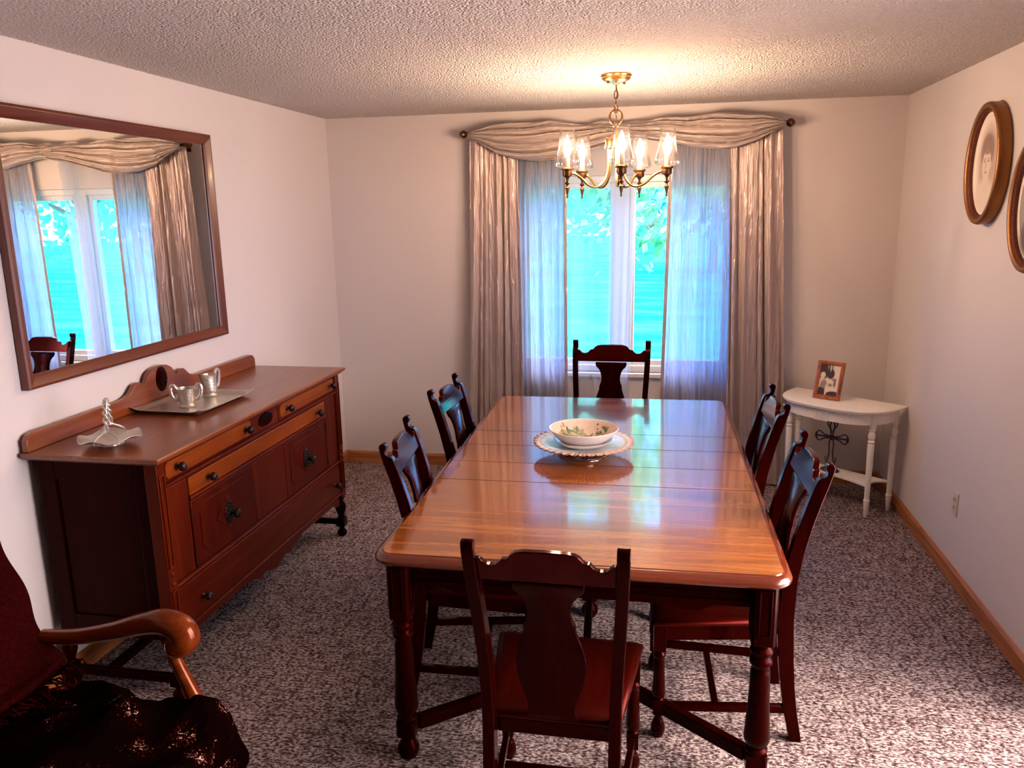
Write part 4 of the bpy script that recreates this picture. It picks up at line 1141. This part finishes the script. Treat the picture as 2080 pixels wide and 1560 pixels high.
# ornate cross on the shelf
crx = thing('cross', 'dark ornate metal cross standing on the white table shelf', 'cross', wt_pt(-0.03, -0.118, 0.1935), ang + 0.12)
b = MB()
b.lathe([(0.048, 0), (0.050, 0.006), (0.040, 0.016), (0.022, 0.026), (0.012, 0.034), (0.001, 0.036)], seg=20, sx=1.2, sy=0.7).build('base', cast, crx)
b = MB()
def rod2(pts, r=0.0042): b.tube(smooth_path([(x, 0, z) for x, z in pts], 6), r, 8)
cz0 = 0.215
for s_ in (-1, 1):
    rod2([(s_ * 0.030, 0.036), (s_ * 0.018, 0.07), (s_ * 0.011, 0.12), (s_ * 0.014, 0.17), (s_ * 0.008, cz0 - 0.01)])
    rod2([(s_ * 0.010, 0.036), (s_ * 0.024, 0.055), (s_ * 0.034, 0.075), (s_ * 0.026, 0.090)], 0.003)
    rod2([(s_ * 0.006, cz0 + 0.01), (s_ * 0.012, cz0 + 0.05), (s_ * 0.030, cz0 + 0.085), (s_ * 0.024, cz0 + 0.105), (s_ * 0.008, cz0 + 0.112)])
    rod2([(s_ * 0.004, cz0 + 0.03), (s_ * 0.014, cz0 + 0.075), (0, cz0 + 0.118)], 0.0055)
    for t_ in (-1, 1):
        rod2([(s_ * 0.010, cz0 + t_ * 0.006), (s_ * 0.045, cz0 + t_ * 0.012), (s_ * 0.075, cz0 + t_ * 0.030), (s_ * 0.092, cz0 + t_ * 0.022), (s_ * 0.096, cz0 + t_ * 0.008)])
        b.ball((s_ * 0.096, 0, cz0 + t_ * 0.010), 0.008, 1, 0.7, 1, 8)
    rod2([(s_ * 0.012, cz0), (s_ * 0.05, cz0), (s_ * 0.104, cz0)], 0.0055)
    b.ball((s_ * 0.024, 0, cz0 + 0.100), 0.008, 1, 0.7, 1, 8)
b.ball((0, 0, cz0), 0.018, 1, 0.6, 1, 12); b.ball((0, 0, cz0 + 0.118), 0.009, 1, 0.7, 1, 8)
b.build('openwork_cross', cast, crx)

def mask_ellipse(t, px, pz, cx, cz, rx, rz, soft):
    """1 inside a soft ellipse"""
    def lin(s_, c_, r):
        n = N(t, 'ShaderNodeMath', operation='MULTIPLY_ADD'); n.inputs[1].default_value = 1 / r; n.inputs[2].default_value = -c_ / r
        t.links.new(s_, n.inputs[0]); return n.outputs[0]
    cv = N(t, 'ShaderNodeCombineXYZ')
    t.links.new(lin(px, cx, rx), cv.inputs[0]); t.links.new(lin(pz, cz, rz), cv.inputs[1])
    ln_ = N(t, 'ShaderNodeVectorMath', operation='LENGTH'); t.links.new(cv.outputs[0], ln_.inputs[0])
    mr_ = N(t, 'ShaderNodeMapRange', interpolation_type='SMOOTHSTEP')
    mr_.inputs['From Min'].default_value = 1 + soft; mr_.inputs['From Max'].default_value = 1 - soft
    t.links.new(ln_.outputs['Value'], mr_.inputs['Value'])
    return mr_.outputs['Result']
def picture_mat(name, base, layers, axes=('Y', 'Z'), noise=0.0):
    m, t, b = mat(name)
    tc = N(t, 'ShaderNodeTexCoord'); sp = N(t, 'ShaderNodeSeparateXYZ')
    t.links.new(tc.outputs['Object'], sp.inputs[0])
    px, pz = sp.outputs[axes[0]], sp.outputs[axes[1]]
    rgb = N(t, 'ShaderNodeRGB'); rgb.outputs[0].default_value = (*base, 1); cur = rgb.outputs[0]
    for cx, cz, rx, rz, soft, col, op in layers:
        k = mask_ellipse(t, px, pz, cx, cz, rx, rz, soft)
        ml = N(t, 'ShaderNodeMath', operation='MULTIPLY'); ml.inputs[1].default_value = op; t.links.new(k, ml.inputs[0])
        mx = N(t, 'ShaderNodeMix', data_type='RGBA'); t.links.new(ml.outputs[0], mx.inputs['Factor'])
        t.links.new(cur, mx.inputs['A']); mx.inputs['B'].default_value = (*col, 1); cur = mx.outputs['Result']
    if noise:
        nz = N(t, 'ShaderNodeTexNoise'); nz.inputs['Scale'].default_value = 60; t.links.new(tc.outputs['Object'], nz.inputs['Vector'])
        mx = N(t, 'ShaderNodeMix', data_type='RGBA', blend_type='OVERLAY'); mx.inputs['Factor'].default_value = noise
        t.links.new(cur, mx.inputs['A']); t.links.new(nz.outputs['Fac'], mx.inputs['B']); cur = mx.outputs['Result']
    t.links.new(cur, b.inputs['Base Color']); b.inputs['Roughness'].default_value = 0.35
    b.inputs['Specular IOR Level'].default_value = 0.2
    return m

# small framed photograph, leaning back on its strut
fp = thing('photo_frame', 'small wooden frame holding a black and white photograph on the white table', 'photo frame', (0.968, 4.948, HWT + 0.0005), math.radians(-33))
lean = Matrix.Translation((0, 0, 0.004)) @ Matrix.Rotation(math.radians(-16), 4, 'X')
fW, fH, fB, fD = 0.082, 0.232, 0.024, 0.016
def fbar(poly4, nm='frame_rail'):
    q = MB()
    (a0, a1, a2, a3) = poly4      # outer two, inner two (x,z)
    def v(p, y): return q.bm.verts.new(lean @ Vector((p[0], y, p[1])))
    o0, o1, i1, i0 = a0, a1, a2, a3
    mid0 = ((o0[0] + i0[0]) / 2, (o0[1] + i0[1]) / 2); mid1 = ((o1[0] + i1[0]) / 2, (o1[1] + i1[1]) / 2)
    ring0 = [v(o0, fD), v(o0, 0.002), v(mid0, -0.004), v(i0, 0.006), v(i0, fD)]
    ring1 = [v(o1, fD), v(o1, 0.002), v(mid1, -0.004), v(i1, 0.006), v(i1, fD)]
    for k in range(5): q.face([ring0[k], ring0[(k + 1) % 5], ring1[(k + 1) % 5], ring1[k]])
    q.face(ring0); q.face(ring1[::-1])
    return q.build(nm, burl, fp, 0.0008)
burl = wood('burl_frame_wood', (0.10, 0.018, 0.006), (0.36, 0.085, 0.022), (0.55, 0.20, 0.06), axis='z', rough=0.3, coat=0.5, scale=4)
o_ = [(-fW, 0), (fW, 0), (fW, fH), (-fW, fH)]; i_ = [(-fW + fB, fB), (fW - fB, fB), (fW - fB, fH - fB), (-fW + fB, fH - fB)]
for k in range(4): fbar((o_[k], o_[(k + 1) % 4], i_[(k + 1) % 4], i_[k]))
bw_d, bw_l, bw_m = (0.055, 0.035, 0.045), (0.78, 0.66, 0.56), (0.30, 0.22, 0.20)
pm = picture_mat('old_photograph', bw_l, [
    (-0.05, 0.19, 0.062, 0.075, 0.12, bw_d, 1), (0.005, 0.150, 0.022, 0.030, 0.2, bw_d, 1), (-0.016, 0.205, 0.005, 0.03, 0.3, bw_m, 1), (0.0, 0.205, 0.006, 0.04, 0.25, bw_l, .8),
    (-0.042, 0.140, 0.015, 0.018, 0.25, bw_l, 1), (-0.045, 0.10, 0.018, 0.028, 0.3, bw_l, 0.9), (-0.03, 0.075, 0.022, 0.04, 0.3, bw_m, 1), (-0.045, 0.035, 0.035, 0.032, 0.15, bw_d, 1),
    (0.03, 0.118, 0.014, 0.010, 0.4, bw_m, 1), (0.035, 0.095, 0.008, 0.020, 0.4, bw_d, .8), (0.010, 0.085, 0.012, 0.010, 0.4, bw_m, 1), (0.035, 0.015, 0.055, 0.036, 0.1, bw_d, 1), (-0.012, 0.055, 0.006, 0.034, 0.3, bw_l, 1)], axes=('X', 'Z'), noise=0.25)
q = MB(); q.grid(lambda u, v: (lean @ Vector((-fW + fB - 0.002 + (2 * fW - 2 * fB + 0.004) * u, 0.010, fB - 0.002 + (fH - 2 * fB + 0.004) * v))), 1, 1)
part_label(q.build('photograph', pm, fp, smooth=0), 'black and white photograph')
MB().box(-fW + 0.006, fW - 0.006, fD, fD + 0.003, 0.006, fH - 0.006, lean).build('backing', slot_m, fp)
st = MB().prism([(-0.025, 0), (0.025, 0), (0.012, 0.150), (-0.012, 0.150)], lambda a, z, t: (a, 0.062 + 0.018 + t + 0.03 - 0.19 * z / 0.95 * 0.42, z + 0.0005), -0.001, 0.001).build('strut', slot_m, fp)

# ------------------------------------------------------------------ oval portraits on the right wall
def oval(name, label, y, z, ry, rz, layers, deep):
    o = thing(name, label, 'picture frame', (R, y, z))
    Mx = Matrix.Rotation(-PI / 2, 4, 'Y')          # lathe axis -> -x
    # local (r cos, r sin, d) -> (-d, sin.., cos..)
    def ring(dr, d, n=72): return [(-d, (ry + dr) * math.cos(2 * PI * k / n), (rz + dr) * math.sin(2 * PI * k / n)) for k in range(n)]
    prof = [(-0.030, 0.004), (-0.002, 0.004), (0.0, deep * 0.75), (-0.004, deep * 0.92), (-0.014, deep), (-0.024, deep * 0.93), (-0.029, deep * 0.80)]
    MB().rings([ring(*p) for p in prof], cap=False, close=True).build('frame', gold_f, o, smooth=50)
    prof = [(-0.0295, deep * 0.80), (-0.034, deep * 0.72), (-0.038, deep * 0.74), (-0.043, deep * 0.58), (-0.043, 0.006), (-0.0295, 0.006)]
    part_label(MB().rings([ring(*p) for p in prof], cap=False, close=True).build('liner', gold_in, o, smooth=50), 'dark beaded inner moulding')
    pmx = picture_mat('portrait_' + str(int(y * 100)), (0.92, 0.81, 0.68), layers)
    b = MB(); b.face([b.bm.verts.new(p) for p in ring(-0.041, deep * 0.5)])
    part_label(b.build('portrait', pmx, o, smooth=0), 'faded sepia portrait on cream paper')
    return o
sep, sep2, skin, dress = (0.36, 0.235, 0.185), (0.30, 0.185, 0.15), (0.72, 0.58, 0.47), (0.74, 0.62, 0.52)
lay1 = [(0, 0, 0.150, 0.205, 0.012, (0.70, 0.58, 0.47), 1), (0, 0, 0.147, 0.201, 0.012, (0.93, 0.82, 0.69), 1),
        (-0.01, 0.01, 0.108, 0.165, 0.35, sep, 0.75), (0.0, -0.135, 0.10, 0.07, 0.35, dress, 0.95), (-0.004, -0.06, 0.030, 0.06, 0.25, skin, 1),
        (0.0, 0.055, 0.072, 0.075, 0.2, sep2, 1), (0.002, 0.000, 0.046, 0.066, 0.14, skin, 1), (0.0, 0.062, 0.056, 0.022, 0.25, sep2, 0.9),
        (0.022, 0.012, 0.010, 0.005, 0.5, sep2, 0.9), (-0.018, 0.012, 0.010, 0.005, 0.5, sep2, 0.9), (0.022, 0.022, 0.013, 0.003, 0.5, sep2, 0.7), (-0.018, 0.022, 0.013, 0.003, 0.5, sep2, 0.7),
        (0.008, -0.010, 0.005, 0.016, 0.6, sep, 0.55), (0.003, -0.036, 0.014, 0.005, 0.5, sep2, 0.8), (-0.05, -0.005, 0.007, 0.014, 0.4, skin, 0.8)]
oval('oval_frame', 'oval gilt frame with faded portrait, whole in view on the right wall', 3.945, 1.972, 0.197, 0.262, lay1, 0.058)
lay2 = [(0, 0, 0.135, 0.185, 0.015, (0.20, 0.14, 0.11), 1), (0, 0, 0.130, 0.180, 0.02, (0.40, 0.36, 0.32), 1), (0, -0.13, 0.11, 0.08, 0.25, (0.16, 0.12, 0.10), 1), (0, 0.02, 0.055, 0.075, 0.15, skin, 1), (0, 0.08, 0.060, 0.035, 0.2, sep2, 1)]
oval('oval_frame', 'oval gilt frame cut off by the right edge of the view', 3.415, 1.80, 0.200, 0.265, lay2, 0.055)

# wall outlet
ol = thing('wall_outlet', 'ivory electrical outlet plate low on the right wall', 'outlet', (R, 3.962, 0.387))
MB().box(-0.006, -0.0005, -0.036, 0.036, -0.058, 0.058).build('plate', ivory, ol, 0.002)
for z in (-0.021, 0.021):
    s_ = MB().lathe([(0.0165, 0), (0.0165, 0.002), (0.001, 0.0022)], (-0.0062, 0, z), 20, Matrix.Rotation(-PI / 2, 4, 'Y'), 0.85, 1).build('socket', ivory, ol)
    q = MB()
    for dy in (-0.006, 0.006): q.box(-0.0094, -0.0083, dy - 0.001, dy + 0.001, z - 0.002, z + 0.006)
    q.box(-0.0094, -0.0083, -0.002, 0.002, z - 0.010, z - 0.006)
    q.build('slots', slot_m, s_, smooth=0)

# ------------------------------------------------------------------ armchair with throws, lower left
def plush(name, col, scale=140, bump=0.8):
    m, t, b = mat(name)
    v = coords(t); nz = N(t, 'ShaderNodeTexNoise'); nz.inputs['Scale'].default_value = scale; nz.inputs['Detail'].default_value = 4
    t.links.new(v, nz.inputs['Vector'])
    r = ramp(t, [(0.35, tuple(c * 0.55 for c in col)), (0.65, tuple(c * 1.3 for c in col))])
    t.links.new(nz.outputs['Fac'], r.inputs['Fac']); t.links.new(r.outputs['Color'], b.inputs['Base Color'])
    b.inputs['Roughness'].default_value = 0.95; b.inputs['Sheen Weight'].default_value = 0.0; b.inputs['Specular IOR Level'].default_value = 0.02
    b.inputs['Sheen Tint'].default_value = (0.5, 0.1, 0.08, 1)
    bp = N(t, 'ShaderNodeBump'); bp.inputs['Strength'].default_value = bump; bp.inputs['Distance'].default_value = 0.006
    t.links.new(nz.outputs['Fac'], bp.inputs['Height']); t.links.new(bp.outputs['Normal'], b.inputs['Normal'])
    return m
velvet = plush('dark_red_upholstery', (0.016, 0.0007, 0.0005), 90, 0.4)
knit = plush('red_knitted_wool', (0.024, 0.0012, 0.0007), 170, 1.0)
def floral():
    m, t, b = mat('black_floral_cloth')
    v = coords(t, (1, 1, 1))
    nz = N(t, 'ShaderNodeTexNoise'); nz.inputs['Scale'].default_value = 16; nz.inputs['Detail'].default_value = 3; t.links.new(v, nz.inputs['Vector'])
    mxv = N(t, 'ShaderNodeMix', data_type='VECTOR'); mxv.inputs['Factor'].default_value = 0.06
    t.links.new(v, mxv.inputs['A']); t.links.new(nz.outputs['Color'], mxv.inputs['B'])
    clus = N(t, 'ShaderNodeTexVoronoi'); clus.inputs['Scale'].default_value = 9
    t.links.new(mxv.outputs['Result'], clus.inputs['Vector'])
    pet = N(t, 'ShaderNodeTexNoise'); pet.inputs['Scale'].default_value = 75; pet.inputs['Detail'].default_value = 3; pet.inputs['Distortion'].default_value = 2.5
    t.links.new(v, pet.inputs['Vector'])
    ad = N(t, 'ShaderNodeMath', operation='MULTIPLY_ADD'); ad.inputs[1].default_value = 1.6; ad.inputs[2].default_value = -0.66
    t.links.new(pet.outputs['Fac'], ad.inputs[0])
    a2 = N(t, 'ShaderNodeMath', operation='ADD'); t.links.new(clus.outputs['Distance'], a2.inputs[0]); t.links.new(ad.outputs[0], a2.inputs[1])
    r = ramp(t, [(0.03, (0.62, 0.48, 0.38)), (0.12, (0.40, 0.26, 0.19)), (0.16, (0.06, 0.007, 0.004)), (0.28, (0.020, 0.0015, 0.001)), (0.36, (0.0028, 0.0006, 0.0005))])
    t.links.new(a2.outputs[0], r.inputs['Fac']); t.links.new(r.outputs['Color'], b.inputs['Base Color'])
    b.inputs['Roughness'].default_value = 0.75; b.inputs['Specular IOR Level'].default_value = 0.0
    bp = N(t, 'ShaderNodeBump'); bp.inputs['Strength'].default_value = 0.5; bp.inputs['Distance'].default_value = 0.02
    w = N(t, 'ShaderNodeTexNoise'); w.inputs['Scale'].default_value = 14; w.inputs['Detail'].default_value = 4; w.inputs['Distortion'].default_value = 1.5
    t.links.new(v, w.inputs['Vector']); t.links.new(w.outputs['Fac'], bp.inputs['Height']); t.links.new(bp.outputs['Normal'], b.inputs['Normal'])
    return m
floral_m = floral()
ac = thing('armchair', 'upholstered armchair with scrolled wooden arms in the lower left corner', 'armchair', (-1.545, 1.56, 0))
# seat cushion, back, arms; chair faces +x
b = MB()
def rbox(x0, x1, y0, y1, z0, z1, r):
    rg = []
    for k in range(5):
        a = PI / 2 * k / 4; i_ = r * (1 - math.sin(a)); z = z0 + r * (1 - math.cos(a)); rg.append((i_, z))
    for k in range(5):
        a = PI / 2 * k / 4; i_ = r * (1 - math.cos(a)); z = z1 - r * (1 - math.sin(a)); rg.append((i_, z))
    out = []
    for i_, z in rg:
        X0, X1, Y0, Y1 = x0 + i_, x1 - i_, y0 + i_, y1 - i_; c_ = r
        ring = []
        for cx, cy, a0 in ((X1 - c_, Y1 - c_, 0), (X0 + c_, Y1 - c_, PI / 2), (X0 + c_, Y0 + c_, PI), (X1 - c_, Y0 + c_, 1.5 * PI)):
            for k in range(5): ring.append((cx + c_ * math.cos(a0 + PI / 2 * k / 4), cy + c_ * math.sin(a0 + PI / 2 * k / 4), z))
        out.append(ring)
    return out
MB().rings(rbox(-0.20, 0.30, -0.36, 0.25, 0.29, 0.43, 0.04)).build('seat', velvet, ac, smooth=60)
MB().box(-0.20, 0.28, -0.345, 0.235, 0.215, 0.288).build('seat_frame', arm_w, ac, 0.006)
bkm = Matrix.Translation((-0.215, 0, 0.36)) @ Matrix.Rotation(math.radians(-24), 4, 'Y')
rg = [[tuple(bkm @ Vector((z - 0.05, y, x))) for x, y, z in ring] for ring in rbox(0.0, 0.68, -0.355, 0.245, 0.0, 0.10, 0.035)]
MB().rings(rg).build('backrest', velvet, ac, smooth=60)
for s_ in (-1, 1):
    q = MB()
    y = s_ * 0.275 if s_ > 0 else -0.385
    P = smooth_path([(-0.24, y, 0.600), (-0.12, y, 0.612), (0.0, y, 0.640), (0.10, y, 0.672), (0.165, y, 0.684), (0.215, y, 0.668), (0.228, y, 0.636), (0.205, y, 0.616)], 6)
    n_ = len(P)
    q.tube(P, [0.022 + 0.020 * sm(k / n_ * 1.2) for k in range(n_)], 16)
    q.ball(P[-1], 0.042, 0.9, 1, 0.9, 14)
    q.build('arm', arm_w, ac)
    MB().tube(smooth_path([(0.175, y, 0.640), (0.19, y, 0.57), (0.225, y, 0.48), (0.262, y, 0.38), (0.268, y, 0.26)], 6), [0.026 - 0.008 * math.sin(PI * min(1, k / 16)) for k in range(25)], 12).build('arm_post', arm_w, ac)
    for x in (-0.17, 0.25):
        MB().tube([(x, y - s_ * 0.06, 0.22), (x * 1.02, y - s_ * 0.053, 0.12), (x * 1.08, y - s_ * 0.043, 0.0)], [0.027, 0.022, 0.016], 12).build('leg', arm_w, ac)
# black floral throw heaped over the seat
th = thing('throw_blanket', 'black floral throw heaped over the armchair seat', 'blanket', (-1.545, 1.56, 0))
rt_ = random.Random(5)
def thr(u, v):
    # v from the back of the seat (0) over the seat front (1); u across
    y = -0.345 + 0.585 * u
    s_ = v
    if s_ < 0.62:
        x = -0.17 + s_ / 0.62 * 0.47; z = 0.452 + 0.05 * math.sin(PI * s_ / 0.62) * (0.5 + 0.5 * math.sin(PI * u))
    else:
        k = (s_ - 0.62) / 0.38
        a = min(1, k * 2.2) * PI / 2
        x = 0.30 + 0.055 * math.sin(a) + 0.012 * k; z = 0.452 - 0.05 * (1 - math.cos(a)) - 0.30 * max(0, k - 0.3)
    w = 0.016 * (1 - 2 * abs(math.sin(9 * v + 5 * u + 1.2 * math.sin(6 * u)))) + 0.012 * math.sin(15 * u - 9 * v) + 0.009 * (1 - 2 * abs(math.sin(17 * v - 9 * u + math.sin(8 * u))))
    n_ = (0, 0, 1) if s_ < 0.62 else (math.sin(a), 0, math.cos(a))
    w = w + 0.026
    edge = sm(min(u, 1 - u) / 0.10)
    return (x + n_[0] * w, y * (1 + 0.03 * math.sin(11 * v)), z + n_[2] * w - 0.05 * (1 - edge) * (0.4 if s_ < 0.6 else 0))
MB().grid(thr, 60, 90).build('cloth', floral_m, th, solid=0.006, smooth=80)
# red knitted shawl over the backrest
shw = thing('knit_shawl', 'dark red knitted shawl with fringe over the armchair backrest', 'shawl', (-1.545, 1.56, 0))
def shf(u, v):
    y = -0.37 + 0.655 * u
    # along the back: from the top down the front face, spreading onto the seat
    if v < 0.72:
        k = 1 - v / 0.72
        p = bkm @ Vector((0.068, 0, 0.16 + 0.55 * k))
    else:
        k = (v - 0.72) / 0.28
        p = bkm @ Vector((0.068, 0, 0.16)) + Vector((0.03 * k, 0, -0.03 * k))
    w = 0.012 * math.sin(19 * v + 6 * u) + 0.010 * math.sin(13 * u + 4 * v) + 0.012
    return (p.x + w, y + 0.012 * math.sin(9 * v), p.z + 0.3 * w)
MB().grid(shf, 50, 70).build('knitted_cloth', knit, shw, solid=0.008, smooth=80)
q = MB()
for k in range(70):
    u = k / 69
    p = Vector(shf(u, 1.0)); r_ = rt_.uniform
    q.tube([p, p + Vector((0.03 + r_(0, .02), r_(-.02, .02), 0.012 + r_(-0.006, .01))), p + Vector((0.07 + r_(-.02, .03), r_(-.035, .035), r_(-0.004, .014)))], 0.003, 5)
tag(q.build('fringe', knit, shw), kind='stuff')
